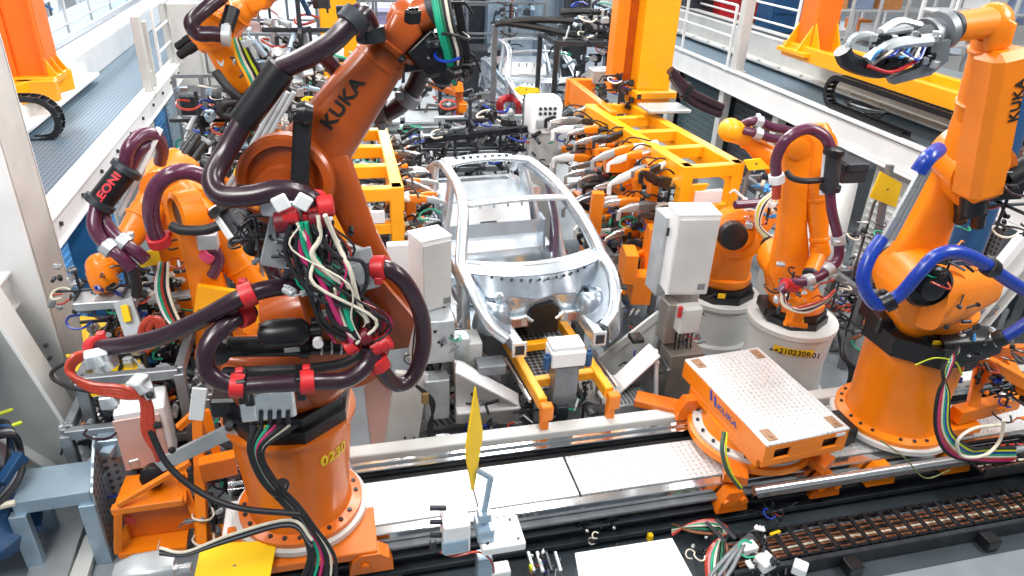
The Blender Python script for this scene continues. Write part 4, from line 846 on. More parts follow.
# ---- C: middle right robot on silver pedestal ----------------------------------------------------
pc = P(800, 318, y=6.35); zc = 1.02; cx, cy = 5.18, 6.4
t = Thing('robot_pedestal', 'round silver grey pedestal with black and yellow number strip', 'pedestal', (cx, cy, 0))
b = MB(); b.lathe((cx, cy, 0), Z_, [(.56, 0), (.56, .05), (.50, .07), (.47, zc * .5), (.5, zc - .08), (.52, zc - .06), (.52, zc)], 44); t.add('body', b, OFF)
dn = (V((0, 0, 0)) - V((cx, cy, 0))).normalized(); dn = V((dn.x + .25, dn.y, 0)).normalized(); ce = V((cx, cy, .82)) + dn * .505; xd = Z_.cross(dn)
b = MB(); 
b.add(*(lambda pts: ([q for q in pts], [[i, i + 1, 14 + i, 13 + i] for i in range(12)]))([V((cx, cy, 0)) + M.Rotation((i - 6) * .075, 3, 'Z') @ dn * .512 + Z_ * z for z in (.77, .86) for i in range(13)]))
t.add('number_strip', b, YEL)
t.text('++210230R01', ce + dn * .022, xd, dn, .095, LETT, bold=.02)
A2 = P(806, 288, y=6.3); A3 = P(792, 138, y=6.2); WR = P(818, 262, y=5.95); FL = P(806, 278, y=5.85)
A3 = P(800, 140, y=6.35)
rC = robot('orange robot on the silver pedestal with arched purple hose, forearm hanging down', (cx, cy), zc, P(782, 262, y=6.35), P(790, 142, y=6.35), P(820, 252, y=5.95), P(810, 275, y=5.75), (-.25, -1, 0), .84, ORG, link_w=1.1, mot=0, fo=(.22, -.1, -.02))
hose(rC, [P(777, 182, y=5.9), P(776, 160, y=5.9), P(786, 140, y=5.85), P(806, 129, y=5.85), P(824, 136, y=5.8), P(832, 152, y=5.75)], .055, PUR, (.04,), WHT)
hose(rC, [P(777, 182, y=5.9), P(776, 198, y=5.9)], .045, RHO)
hose(rC, [P(834, 152, y=5.7), P(830, 192, y=5.65)], .075, DGR, name='hose_sleeve', sub=1)
b = MB()
for (px, py) in ((834, 152), (830, 188)): q = P(px, py, y=5.68); b.lathe(q, Z_, [(.08, -.03), (.1, -.02), (.1, .03), (.08, .04)], 18)
rC.add('sleeve_collar', b, BLK)
b = MB(); b.bar(P(826, 150, y=5.75), P(822, 195, y=5.7), .03, .05); rC.add('sleeve_bracket', b, WHT)
hose(rC, [P(830, 192, y=5.65), P(832, 212, y=5.6), P(838, 238, y=5.55), P(838, 258, y=5.5), P(826, 272, y=5.45), P(808, 281, y=5.4), P(790, 284, y=5.4), P(780, 292, y=5.4)], .05, PUR, (.3, .55, .72), LGR)
hose(rC, [P(786, 171, y=5.8), P(792, 178, y=5.75), P(806, 181, y=5.7), P(824, 180, y=5.7)], .03, BLR)
hose(rC, [P(796, 287, y=5.4), P(784, 284, y=5.4)], .062, RED, name='hose_collar')
for k, m_ in enumerate([CRE, PUR, CRE, RHO]): rC.add('cable', MB().tube([P(782, 290 + k, y=5.4), P(784 + k * 2, 305 + k, y=5.35), P(805, 312 - k * 2, y=5.3), P(825, 302 - k, y=5.35), P(835, 290, y=5.4)], .016, 8), m_)
gear(rC, P(790, 288, y=5.6), .24, 41, [WHT, DGR, LGR, MGR, RED], 14); gear(rC, P(835, 296, y=5.6), .22, 42, [DGR, RHO, BLK, MGR], 10)
b = MB(); b.box(P(796, 312, y=5.55), .14, .12, .3); b.cyl(P(785, 323, y=5.5), P(806, 326, y=5.5), .03, n=8); rC.add('stop_bracket', b, ORG)
b = MB(); b.box(P(848, 170, y=6.0), .28, .25, .2); b.box(P(848, 163, y=6.0), .2, .3, .08); rC.add('junction_box', b, DGR)
rC.add('motor', MB().cyl(P(840, 168, y=6.0), P(828, 168, y=6.0), .05, n=12), BLK)

# ---- D: robot behind on grey pedestal -------------------------------------------------------------
dx_, dy_ = 5.0, 7.75
t = Thing('robot_pedestal', 'plain grey pedestal behind the silver one, half hidden by the right cabinet', 'pedestal', (dx_, dy_, 0))
b = MB(); b.lathe((dx_, dy_, 0), Z_, [(.56, 0), (.56, .05), (.5, .07), (.5, .58), (.54, .6), (.54, .66)], 36); t.add('body', b, OFF)
rD = robot('orange robot between gantry gripper and middle right robot, upper arm pointing away', (dx_, dy_), .66, P(735, 232, y=7.5), P(792, 178, y=7.8), P(738, 132, y=8.1), P(728, 128, y=8.15), (-.3, -1, 0), .98, ORG)
b = MB(); b.sphere(P(730, 130, y=8.0), .15, 18); b.cyl(P(730, 130, y=8.0), P(745, 135, y=8.05), .14, n=20); rD.add('motor_cap', b, YOR)
hose(rD, [P(744, 124, y=8.0), P(756, 121, y=7.9), P(772, 127, y=7.9), P(792, 132, y=7.9), P(808, 145, y=7.8)], .055, PUR, (.3,), LGR)
hose(rD, [P(744, 130, y=7.9), P(758, 134, y=7.8), P(775, 139, y=7.8), P(795, 139, y=7.8)], .055, PUR, (.35,), LGR)
hose(rD, [P(735, 205, y=7.0), P(760, 203, y=7.0)], .05, PUR)
b = MB(); b.lathe(P(738, 235, y=7.2), (-.3, -1, .2), [(.3, -.3), (.3, 0), (.2, .04), (.2, .02), (.12, .02), (.12, .15)], 28); rD.add('motor_housing', b, ORG)
rD.add('motor', MB().lathe(P(732, 235, y=7.0), (-.3, -1, .2), [(.18, 0), (.16, .12), (.1, .14)], 20), BLK)
gear(rD, P(770, 205, y=7.1), .32, 51, [WHT, LGR, CRE, DGR, BLP], 20)
for k, m_ in enumerate([CRE, YGR, WHT, BLR, CRE]): rD.add('cable', MB().tube([P(775, 190 + k, y=7.0), P(758 + k * 2, 205, y=6.95), P(756 + k, 225, y=6.95), P(765 + k * 2, 238, y=6.95)], .014, 7), m_)

# ---- E: left mid robot with upright curved arm -----------------------------------------------------
rE = robot('orange robot with tall upright arm behind the foreground robot at left', (-1.1, 6.9), .55, P(228, 338, y=6.6), P(197, 208, y=6.5), P(285, 322, y=6.3), P(296, 335, y=6.2), (-.05, -1, 0), 1.0, ORG, link_w=1.0, mot=0)
b = MB(); q = P(184, 212, y=6.1); b.lathe(q + X_ * .12, V((-1, -.55, 0)), [(.2, 0), (.2, .18), (.16, .2), (.14, .12)], 28); rE.add('motor_ring', b, ORG)
rE.add('motor', MB().lathe(P(178, 214, y=6.05), V((-1, -.55, 0)), [(.13, -.1), (.13, .0)], 24), BLK)
b = MB(); b.prism([(-.35, -.1), (.35, -.15), (.42, .1), (-.25, .28)], P(232, 310, y=6.1), X_, Z_, .06); lp_ = rE.add('lettered_cover', b, YOR)
rE.text('KUKA', P(226, 312, y=6.06), (1, 0, .12), (0, -1, .1), .17, LETT, lp_, bold=.02, wrap=lp_)
hose(rE, [P(160, 243, y=5.9), P(153, 225, y=5.85), P(151, 205, y=5.8), P(157, 186, y=5.8), P(172, 174, y=5.8), P(190, 172, y=5.85), P(208, 180, y=5.9), P(218, 195, y=5.9)], .065, PUR, (.03,), RED)
hose(rE, [P(220, 205, y=5.6), P(243, 237, y=5.5)], .09, DGR, name='hose_sleeve', sub=1)
b = MB(); b.bar(P(212, 207, y=5.55), P(232, 238, y=5.45), .05, .06); rE.add('sleeve_bracket', b, WHT)
b = MB()
for (px, py) in ((222, 208), (242, 236)): b.lathe(P(px, py, y=5.55), P(243, 237, y=5.5) - P(220, 205, y=5.6), [(.09, -.03), (.115, -.02), (.115, .03), (.09, .04)], 18)
rE.add('sleeve_collar', b, BLK)
hose(rE, [P(244, 238, y=5.5), P(256, 248, y=5.5), P(268, 262, y=5.5), P(276, 278, y=5.5)], .06, PUD, ())
hose(rE, [P(258, 240, y=5.2), P(274, 238, y=5.1), P(285, 231, y=5.0)], .05, PUD, (.95,), RED)
hose(rE, [P(172, 226, y=5.7), P(182, 230, y=5.65), P(205, 230, y=5.6), P(222, 224, y=5.6)], .04, BLR)
hose(rE, [P(206, 258, y=6.2), P(214, 250, y=6.2), P(219, 262, y=6.2), P(212, 276, y=6.2)], .05, PUR, (.1,), mat('pink_clamp', '#d84a72', .4))
b = MB(); b.box(P(208, 240, y=6.0), .16, .12, .14); rE.add('junction_box', b, LGR)

# ---- F: far left robot with KUKA on a slanted arm ----------------------------------------------------
rF = robot('orange robot leaning under the left platform, lettered forearm pointing down left', (-1.75, 8.0), .3, P(185, 290, y=7.4), P(170, 180, y=7.2), P(112, 262, y=6.6), P(104, 282, y=6.5), (-.1, -1, 0), 1.0, ORG)
p = rF.pt; b = MB(); b.sphere(P(100, 266, y=6.5), .12, 20); b.limb(P(99, 264, y=6.45), P(107, 290, y=6.4), X_, [(0, .1, .11), (.3, .12, .12), (.7, .12, .12), (1, .09, .09)], 2.4); rF.add('wrist_cover', b, ORG, rF.parts['wrist'])
nn = (V((0, 0, H)) - P(130, 228, y=6.7)); nn = (nn - p['d'] * nn.dot(p['d'])).normalized()
rF.text('KUKA', P(133, 230, y=6.75), -p['d'], nn, .17, LETT, rF.parts['elbow'], bold=.03, wrap=rF.parts['elbow'])
slv = hose(rF, [P(127, 168, y=6.2), P(98, 205, y=6.1)], .1, BLK, name='hose_sleeve', sub=1, n=24)
sl = P(127, 168, y=6.2); sd_ = P(98, 205, y=6.1) - sl; nn = V((0, 0, H)) - sl; nn = (nn - sd_.normalized() * nn.dot(sd_.normalized())).normalized()
rF.text('LEONI', sl + sd_ * .5 - X_ * .03, -sd_, nn, .085, LETR, slv, bold=.03, wide=1.2, wrap=slv)
b = MB()
for f_ in (0.02, .93): b.lathe(sl + sd_ * f_, sd_, [(.1, -.03), (.125, -.02), (.125, .03), (.1, .04)], 18)
rF.add('sleeve_collar', b, DGR)
hose(rF, [P(125, 166, y=6.2), P(129, 148, y=6.2), P(142, 135, y=6.3), P(156, 136, y=6.4), P(162, 150, y=6.5), P(160, 162, y=6.6)], .055, PUR, ())
hose(rF, [P(130, 168, y=6.25), P(140, 150, y=6.3), P(152, 142, y=6.4)], .05, PUR, ())
hose(rF, [P(97, 206, y=6.1), P(94, 226, y=6.0), P(104, 243, y=5.95), P(120, 256, y=5.9), P(132, 268, y=5.9)], .055, PUR, (.6,), LGR)
hose(rF, [P(102, 204, y=6.15), P(105, 222, y=6.1), P(118, 238, y=6.0), P(134, 250, y=5.95), P(146, 260, y=5.95)], .055, PUR, (.6,), LGR)
hose(rF, [P(132, 268, y=5.9), P(136, 282, y=5.9), P(137, 295, y=5.95)], .045, BLR, ())
b = MB(); b.bar(P(160, 128, y=6.4), P(118, 215, y=6.2), .07, .04, b=.005); rF.add('support_rail', b, WHT)

# ---- G: rear left robot -------------------------------------------------------------------------
rG = robot('small looking robot far back at top left whose arm reaches out of the picture', (-1.2, 9.6), 1.2, P(275, 140, y=9.3), P(216, 28, y=8.9), P(262, -2, y=8.8), P(280, -12, y=8.7), (-.1, -1, 0), 1.0, ORG)
hose(rG, [P(222, -4, y=8.6), P(206, 8, y=8.4), P(192, 22, y=8.3), P(198, 33, y=8.3), P(214, 34, y=8.3), P(230, 36, y=8.3)], .08, PUD, (.95,), LGR)
for k, m_ in enumerate([YOR, TEAL, CRE, BLR, YGR, BLR]): rG.add('cable', MB().tube([P(232 + k * 2, 38, y=8.4), P(238 + k * 3, 60, y=8.4), P(248 + k * 3, 80, y=8.4), P(256 + k * 2, 105, y=8.4)], .018, 7), m_)
gear(rG, P(225, 50, y=8.6), .22, 61, [BLK, DGR, LGR], 8)
hose(rG, [P(216, 72, y=8.4), P(228, 88, y=8.3), P(240, 100, y=8.3), P(225, 104, y=8.3), P(222, 114, y=8.3), P(240, 118, y=8.3)], .05, BLR)
b = MB(); b.cyl(P(233, 8, y=8.6), P(226, 30, y=8.5), .08, n=14); rG.add('hose_strap', b, BLK)
# ------------------------------------------------------------------ orange gantry grippers beside the car
def clamp_tool(t, c, d, s, k, par=None):
    """one pneumatic clamp of a gripper: body, cylinder, jaw"""
    d = V(d).normalized(); side = d.cross(Z_).normalized(); c = V(c)
    b = MB(); b.limb(c - d * .16 * s, c + d * .12 * s, Z_, [(0, .05 * s, .06 * s), (.5, .055 * s, .07 * s), (1, .04 * s, .05 * s)], 4); body = t.add('clamp_body', b, [MGR, DGR, ORG, BLK][k % 4], par)
    b = MB(); b.lathe(c - d * .5 * s, d, [(.03 * s, 0), (.05 * s, .02 * s), (.05 * s, .3 * s), (.06 * s, .3 * s), (.06 * s, .36 * s)], 12); t.add('air_cylinder', b, [SIL, BLK, WHT][k % 3], body)
    b = MB(); tip = c + d * .42 * s + Z_ * (.1 * s if k % 2 else -.06 * s); b.limb(c + d * .08 * s, tip, Z_, [(0, .03 * s, .05 * s), (.5, .035 * s, .06 * s), (1, .02 * s, .02 * s)], 3); b.bar(tip, tip - Z_ * .14 * s, .05 * s, .04 * s); t.add('clamp_jaw', b, [WHT, DGR, LGR, BLK, SIL, ORG][k % 6], body)
    b = MB(); b.tube([c - d * .4 * s + Z_ * .05 * s, c - d * .1 * s + Z_ * .16 * s, c + side * .1 * s + Z_ * .05 * s], .012, 6); t.add('cable', b, BLR, body)

def gantry(label, A, B, back, Lb, hgt, col, colw, side, yl, seed):
    A, B = V(A), V(B); u = (B - A).normalized(); Wd = (B - A).length; k = (V(back) - A); k.z = 0; k = k.normalized(); k = (k - u * k.dot(u)).normalized()
    t = Thing('gantry_gripper', label, 'gripper', A)
    th = .15
    for s_, q in (('l', A), ('r', B)):
        b = MB(); o = u * (th / 2 if s_ == 'l' else -th / 2); b.bar(q + o - Z_ * th, q + o + k * Lb - Z_ * th, th, th * 2, b=.012); t.add('side_beam', b, yl)
    n = int(Lb / .78)
    for i in range(n + 1):
        c = k * (i * Lb / n * .97 + .06); b = MB(); b.bar(A + c + u * .05 - Z_ * th * .6, B + c - u * .05 - Z_ * th * .6, .13, .16, b=.01); t.add('cross_beam', b, yl)
    b = MB()
    for q in (A + u * th * .6, B - u * th * .6): b.bar(q + k * .08, q + k * .08 - Z_ * hgt, .15, .17, b=.012)
    b.bar(A + k * .08 - Z_ * hgt * .42, B + k * .08 - Z_ * hgt * .42, .12, .13); b.bar(A + k * .08 - Z_ * hgt, B + k * .08 - Z_ * hgt, .14, .16); b.bar(A + k * .08 - Z_ * hgt * .75, B + k * .08 - Z_ * hgt * .75, .1, .1)
    b.prism([(0, 0), (.3, 0), (0, -.4)], A + u * .15 + k * .08 - Z_ * .28, u, Z_, .06); t.add('end_frame', b, yl)
    b = MB(); b.box((A + B) / 2 + k * .16 - Z_ * hgt * .68, Wd * .55, .1, hgt * .3, M((u, k, Z_)).transposed()); t.add('valve_cabinet', b, DGR)
    b = MB(); b.box((A + B) / 2 + k * .05 - Z_ * hgt * .3, Wd * .45, .06, hgt * .12, M((u, k, Z_)).transposed()); t.add('valve_cabinet', b, WHT)
    # struts reaching down along the length
    inner = u * (0 if side < 0 else Wd)
    for i in range(4):
        c = A + inner + k * (.5 + i * Lb / 4.6) + u * side * .12; b = MB(); b.bar(c - Z_ * .25, c - Z_ * (hgt + .15), .12, .14, b=.01); b.bar(c - Z_ * (hgt * .8), c - Z_ * (hgt * .3) - u * side * .0 + k * .55, .1, .1); t.add('strut', b, ORG)
    b = MB(); c0 = A + inner + k * .3 + u * side * .12 - Z_ * hgt * .55; b.bar(c0, c0 + k * (Lb - .5), .12, .14); c0 -= Z_ * hgt * .45; b.bar(c0, c0 + k * (Lb - .5), .12, .14); t.add('tool_rail', b, ORG)
    rnd = random.Random(seed)
    for i in range(34):
        c = A + inner + k * (.1 + (i % 12) / 12 * Lb) + u * side * rnd.uniform(.16, .42 if side < 0 else .2) - Z_ * (.12 + (i // 12) * hgt * .33 + rnd.uniform(0, .15))
        clamp_tool(t, c, u * side + k * rnd.uniform(-.5, .3) + Z_ * rnd.uniform(-.25, .3), rnd.uniform(.8, 1.15) * (1 if side < 0 else .68), rnd.randrange(12))
    gear(t, A + inner + k * Lb * .5 - Z_ * hgt * .5 + u * side * .1, .5, seed, [BLK, DGR, BLK, MGR, ORG, LGR], 34)
    gear(t, A + inner + k * Lb * .2 - Z_ * hgt * .5 + u * side * .1, .4, seed + 3, [BLK, DGR, BLK, MGR, ORG, WHT], 24)
    gear(t, A + inner + k * Lb * .85 - Z_ * hgt * .4 + u * side * .1, .45, seed + 5, [BLK, DGR, BLK, MGR, ORG, LGR], 24)
    # mast
    cx, cy, zt = col
    b = MB(); b.box((cx, cy, zt + 2.3), colw, colw * .75, 4.4, b=.02); t.add('mast', b, yl)
    b = MB(); b.box((cx, cy - colw * .1, zt + .05), colw * 1.25, colw * 1.1, .12, b=.015); b.box((cx, cy, zt - .08), colw * 1.0, colw, .2, b=.02); t.add('mast_flange', b, yl)
    t.mast = (cx, cy, zt); t.k = k; t.u = u
    return t
A = P(684, 167, z=2.38); B = P(746, 163, z=2.38)
mc_ = P(650, 92, z=2.55)
gR = gantry('blocky orange gripper frame hanging from a yellow mast right of the car', A, B, P(600, 95, z=2.38), 3.3, 1.5, (mc_.x, mc_.y + .1, 2.5), .58, -1, YOR, 71)
b = MB(); b.box((mc_.x - .55, mc_.y + .3, 4.6), .22, .3, 4.2, b=.02); gR.add('mast', b, ORG)
b = MB(); b.box((mc_.x - .36, mc_.y + .3, 4.6), .14, .2, 4.2, b=.01); gR.add('mast_channel', b, mat('brown_orange_paint', '#b9560e', .4))
gR.add('cover_plate', MB().box(P(664, 108, z=2.5), .7, .5, .05), LGR); b = MB(); b.box(P(600, 75, z=2.5), .4, .4, .25, None, .02); gR.add('cover_plate', b, LGR)
b = MB(); q0, q1 = P(570, 80, z=2.45), P(692, 168, z=2.38); b.bar(q0 + Z_ * -.2 + X_ * .05, q0.lerp(q1, .45) - Z_ * .2, .12, .42, b=.015); b.box(q0 + V((.25, .1, -.25)), .55, .15, .5, None, .015); gR.add('end_frame', b, ORG)
for k, (px, py, zz, sx_, sy_, sz_) in enumerate([(628, 262, 1.2, .16, .5, .4), (652, 250, 1.3, .2, .3, .7), (596, 212, 1.5, .16, .2, .6), (640, 285, .9, .25, .35, .4), (615, 160, 2.0, .3, .4, .25), (655, 170, 2.1, .3, .4, .3), (700, 232, 1.5, .5, .2, .35), (712, 270, 1.0, .4, .25, .35)]):
    q = P(px, py, z=zz); b = MB(); b.prism([(-sy_ / 2, -sz_ / 2), (sy_ / 2, -sz_ / 2), (sy_ / 2, sz_ * .2), (sy_ * .2, sz_ / 2), (-sy_ / 2, sz_ / 2)], q, gR.k + X_ * .3, Z_, sx_); gR.add('tool_block', b, ORG)
gear(gR, P(620, 90, z=2.6), .35, 77, [BLK, DGR, MGR, BLK], 22)
for pts in ([(670, 70), (690, 92), (705, 100), (722, 108)], [(672, 76), (688, 98), (704, 108), (720, 114)]):
    hose(gR, [P(x, y, y=10.6) for x, y in pts], .07, PUD, (.3,), BLK)
A = P(329, 190, z=2.3); B = P(404, 187, z=2.3)
mc_ = P(345, 98, z=2.55)
gL = gantry('blocky orange gripper frame hanging from a yellow mast left of the car', A, B, P(338, 110, z=2.3), 2.5, 1.25, (mc_.x - .02, mc_.y, 2.45), .52, 1, YOR, 81)

# ------------------------------------------------------------------ control cabinets and stands beside the skid
def yawR(a): return M.Rotation(a, 3, 'Z')
def stand_cabinet(label, c, sx, sy, sz, yaw, lab2):
    t = Thing('control_cabinet', label, 'cabinet', V(c) - Z_ * sz / 2); R = yawR(yaw); c = V(c)
    b = MB(); b.box(c, sx, sy, sz, R, .012); t.add('body', b, WHT)
    b = MB(); b.box(c + R @ V((0, -sy / 2 - .008, 0)), sx * .92, .02, sz * .93, R, .006); d = t.add('door', b, OFF)
    b = MB(); b.box(c + R @ V((sx * .3, -sy / 2 - .02, -sz * .38)), .08, .01, .07, R, .002); t.add('rating_plate', b, MGR, d)
    b = MB(); b.box(c + Z_ * (sz / 2 + .01), sx * 1.02, sy * 1.02, .02, R, .004); t.add('lid', b, WHT); return t
stand_cabinet('tall white cabinet with slanted corner left of the car front', P(430, 270, y=6.5), .34, .30, .78, .35, '')
b = MB(); b.box(P(399, 258, y=6.7), .24, .1, .34, None, .01); 
t = Thing('side_panel', 'small white panel box beside the left white cabinet', 'box', P(399, 270, y=6.7)); t.add('body', b, WHT); t.add('bracket', MB().box(P(399, 276, y=6.75), .06, .2, .06), MGR)
stand_cabinet('tall white cabinet right of the car front on a grey stand', P(688, 250, y=6.35), .46, .34, .92, -.12, '')
t = Thing('side_panel', 'narrow grey white housing fixed at the left flank of the right white cabinet', 'box', P(664, 255, y=6.5)); t.add('body', MB().box(P(662, 252, y=6.6), .16, .3, .95, None, .01), LGR); t.add('slot', MB().box(P(668, 232, y=6.38), .03, .02, .1), BLK)
def stanchion(label, cx, cy, h, w, seed, mir=1):
    t = Thing('machine_stand', label, 'stand', (cx, cy, 0))
    b = MB(); b.box((cx, cy, h / 2), w, .22, h, b=.015); t.add('column', b, OFF)
    b = MB(); b.box((cx + w * .7 * mir, cy - .05, h * .5), .08, .16, h * .98, b=.008); t.add('linear_guide', b, SIL)
    b = MB(); b.box((cx + w * 1.2 * mir, cy + .1, .1), w * 4, .7, .2, b=.02); b.box((cx + w * 1.1 * mir, cy - .2, .3), w * 3.6, .1, .18, b=.01); bs = t.add('base', b, OFF)
    b = MB()
    for i in range(6): b.cyl((cx + w * (1.1 * mir - 1.5 + i * .6), cy - .255, .3), (cx + w * (1.1 * mir - 1.5 + i * .6), cy - .275, .3), .015, n=8)
    t.add('bolt', b, DGR, bs)
    b = MB(); b.prism([(0, 0), (w * 2.6 * mir, 0), (w * 2.6 * mir, .12), (0, .85)], (cx + w * .5 * mir, cy, .38), X_, Z_, .05); b.bar((cx + w * .5 * mir, cy - .03, 1.24), (cx + w * 3.1 * mir, cy - .03, .5), .1, .04, up=(0, -1, 0)); t.add('gusset', b, OFF)
    gear(t, (cx, cy - .2, h * .55), .22, seed, [LGR, DGR, BLK, MGR, OFF, SIL], 16); gear(t, (cx + w * 1.2 * mir, cy - .25, .5), .26, seed + 1, [DGR, BLK, MGR, LGR, OFF], 14); gear(t, (cx + w * .1, cy - .1, h * .85), .2, seed + 2, [LGR, BLK, MGR, SIL], 12)
    for k in range(5): t.add('cable', MB().tube([(cx - .1 + k * .05, cy - .2, h * .9), (cx - .16 + k * .05, cy - .32, h * .6), (cx - .1 + k * .06, cy - .3, h * .3), (cx + .1 * mir + k * .07, cy - .3, .12)], .009, 7), [BLR, BLR, MGR, BLR, BLR][k])
    return t
sL = stanchion('grey machine stand carrying the left white cabinet', .78, 6.55, 1.62, .30, 101, 1)
sR = stanchion('grey machine stand carrying the right white cabinet', 3.72, 6.5, 1.5, .34, 111, -1)
b = MB(); b.quadslab([P(x_, y_, y=5.98) for x_, y_ in ((456, 366), (465, 368), (516, 398), (519, 408), (519, 424), (456, 424))], .12, (0, -1, 0)); sL.add('side_gusset', b, OFF)
b = MB(); b.bar(P(456, 367, y=5.95), P(518, 400, y=5.95), .16, .03, up=(0, -.3, 1)); b.bar(P(456, 410, y=5.95), P(519, 404, y=5.95), .16, .03); sL.add('gusset_rim', b, WHT)
b = MB(); b.box(P(438, 335, y=6.25), .3, .3, .5, None, .01); b.box(P(460, 350, y=6.3), .18, .2, .4, None, .01); b.box(P(436, 395, y=6.1), .26, .2, .5, None, .01); sL.add('guide_housing', b, LGR)
b = MB(); b.box(P(460, 450, y=5.75), 1.15, .18, .26, None, .02); sL.add('floor_block', b, OFF)
for px in range(405, 450, 9): sL.add('bolt', MB().cyl(P(px, 438, y=5.66), P(px, 438, y=5.63), .014, n=8), BLK)
sL.add('pipe', MB().tube([P(436, 436, y=5.62), P(450, 436, y=5.62), P(452, 446, y=5.62)], .018, 8), SIL)
sL.add('cable', MB().tube([P(446, 438, y=5.6), P(454, 440, y=5.6), P(455, 458, y=5.6)], .012, 7), YGR)
gear(sL, P(480, 432, y=5.85), .18, 105, [OFF, LGR, MGR, RED, DGR], 10); gear(sL, P(450, 330, y=6.2), .2, 106, [BLK, DGR, LGR, MGR], 14)
b = MB(); b.quadslab([P(x_, y_, y=6.0) for x_, y_ in ((603, 398), (650, 350), (657, 350), (657, 392), (625, 398))], .1, (0, -1, 0)); sR.add('side_gusset', b, MGR)
b = MB(); b.bar(P(602, 399, y=5.95), P(655, 350, y=5.95), .2, .035, up=(0, -.3, 1)); b.bar(P(656, 350, y=5.95), P(656, 395, y=5.95), .04, .05, up=(0, -1, 0)); sR.add('gusset_rim', b, WHT)
b = MB(); b.box(P(677, 380, y=6.2), .42, .3, .9, None, .01); b.box(P(668, 320, y=6.25), .14, .2, .5, None, .01); sR.add('guide_housing', b, mat('warm_grey_metal', '#8b8680', .4, .4, .15, 5))
b = MB(); b.box(P(688, 318, y=6.1), .26, .16, .32, None, .02); sR.add('lubricator', b, OFF); sR.add('red_cap', MB().box(P(680, 312, y=6.0), .05, .04, .14, None, .01), RED)
sR.add('black_pad', MB().box(P(636, 338, y=6.2), .14, .16, .06, None, .01), BLK)
t = Thing('machine_column', 'pale slotted upright left of the left white cabinet stand', 'stand', (.55, 6.2, 0))
b = MB(); b.bar(P(412, 372, y=6.1), P(398, 462, y=5.95), .34, .08, up=(0, -1, 0)); t.add('plate', b, OFF)
for k in range(3): t.add('cable', MB().tube([P(412, 382, y=5.9), P(430 + k * 2, 402, y=5.85), P(432 - k * 2, 430, y=5.85), P(426 + k * 3, 458, y=5.8)], .014, 7), BLR)
b = MB(); b.box(P(425, 398, y=5.85), .07, .05, .12); t.add('cable_clip', b, mat('brown_clip', '#8a7342', .5))
# centre stanchion below the car nose
t = Thing('clamp_station', 'grey clamping station with white head standing between skid and track', 'clamp station', (2.1, 5.75, 0))
q = P(567, 356, y=5.75)
b = MB(); b.box((q.x, 5.8, q.z), .36, .26, .18, None, .015); b.box((q.x, 5.82, q.z + .11), .34, .22, .05, None, .01); t.add('head', b, WHT)
b = MB(); b.box((q.x, 5.8, (q.z - .1) / 2), .26, .2, q.z - .1, None, .01); t.add('column', b, MGR)
b = MB(); b.box((q.x - .06, 5.68, .35), .2, .05, .6, None, .01); t.add('cover', b, DGR)
for dx in (-.22, .22): t.add('air_cylinder', MB().lathe((q.x + dx, 5.72, q.z - .12), Z_, [(.03, 0), (.04, .01), (.04, .16), (.02, .17), (.02, .2)], 12), BLD)
gear(t, (q.x + .28, 5.85, .5), .26, 121, [DGR, BLK, MGR, LGR, OFF], 18); gear(t, (q.x - .3, 5.85, .5), .26, 122, [DGR, BLK, BLK, LGR], 18)
t = Thing('lifting_drive', 'ribbed grey drive unit with white bracket right of the centre clamping station', 'drive unit', (3.0, 5.95, 0))
b = MB(); c = P(628, 402, y=5.85); b.box(c, .42, .3, .18, None, .02); t.add('housing', b, LGR)
b = MB()
for i in range(9): b.box(c + V((-.18 + i * .045, 0, .1)), .015, .28, .03, None, .002)
t.add('cooling_fin', b, MGR)
b = MB(); b.bar(P(608, 388, y=6.1), P(652, 350, y=6.1), .07, .1); b.box(P(652, 385, y=6.15), .05, .1, .7); t.add('bracket', b, WHT)
gear(t, c + V((0, 0, -.25)), .24, 131, [BLK, DGR, OFF, MGR], 16)
t = Thing('clamp_station', 'dark clamp station with yellow cable left of the skid front', 'clamp station', (1.4, 6.1, 0))
b = MB(); b.box((1.42, 6.2, .45), .22, .3, .9, None, .01); b.box((1.42, 6.1, .95), .3, .2, .12, None, .01); t.add('column', b, MGR)
gear(t, (1.35, 6.05, .55), .3, 141, [DGR, BLK, BLK, MGR, LGR], 22); t.add('cable', MB().tube([P(452, 438, y=5.75), P(458, 446, y=5.7), P(456, 460, y=5.65)], .016, 7), YGR)
t.add('cover', MB().box((1.25, 6.35, 1.0), .2, .3, .35), OFF)

# small fixtures along the side of the car
for k, (x, y, sd) in enumerate([(.95, 7.6, 151), (1.0, 8.7, 152), (3.35, 7.4, 153), (3.5, 8.6, 154)]):
    t = Thing('clamp_stand', ['grey clamp stand beside the left front door opening', 'grey clamp stand under the left gantry gripper by the rear wheel arch', 'grey clamp stand by the right sill of the first car', 'grey clamp stand below the right gantry gripper by the rear wheel'][k], 'clamp stand', (x, y, 0))
    b = MB(); b.box((x, y, .4), .16, .16, .8, None, .01); b.box((x, y, .02), .35, .35, .04, None, .005); b.bar((x, y, .8), (x + (.25 if k < 2 else -.25), y, .82), .1, .1); t.add('post', b, MGR)
    gear(t, (x, y, .65), .26, sd, [DGR, BLK, ORG, LGR], 14)

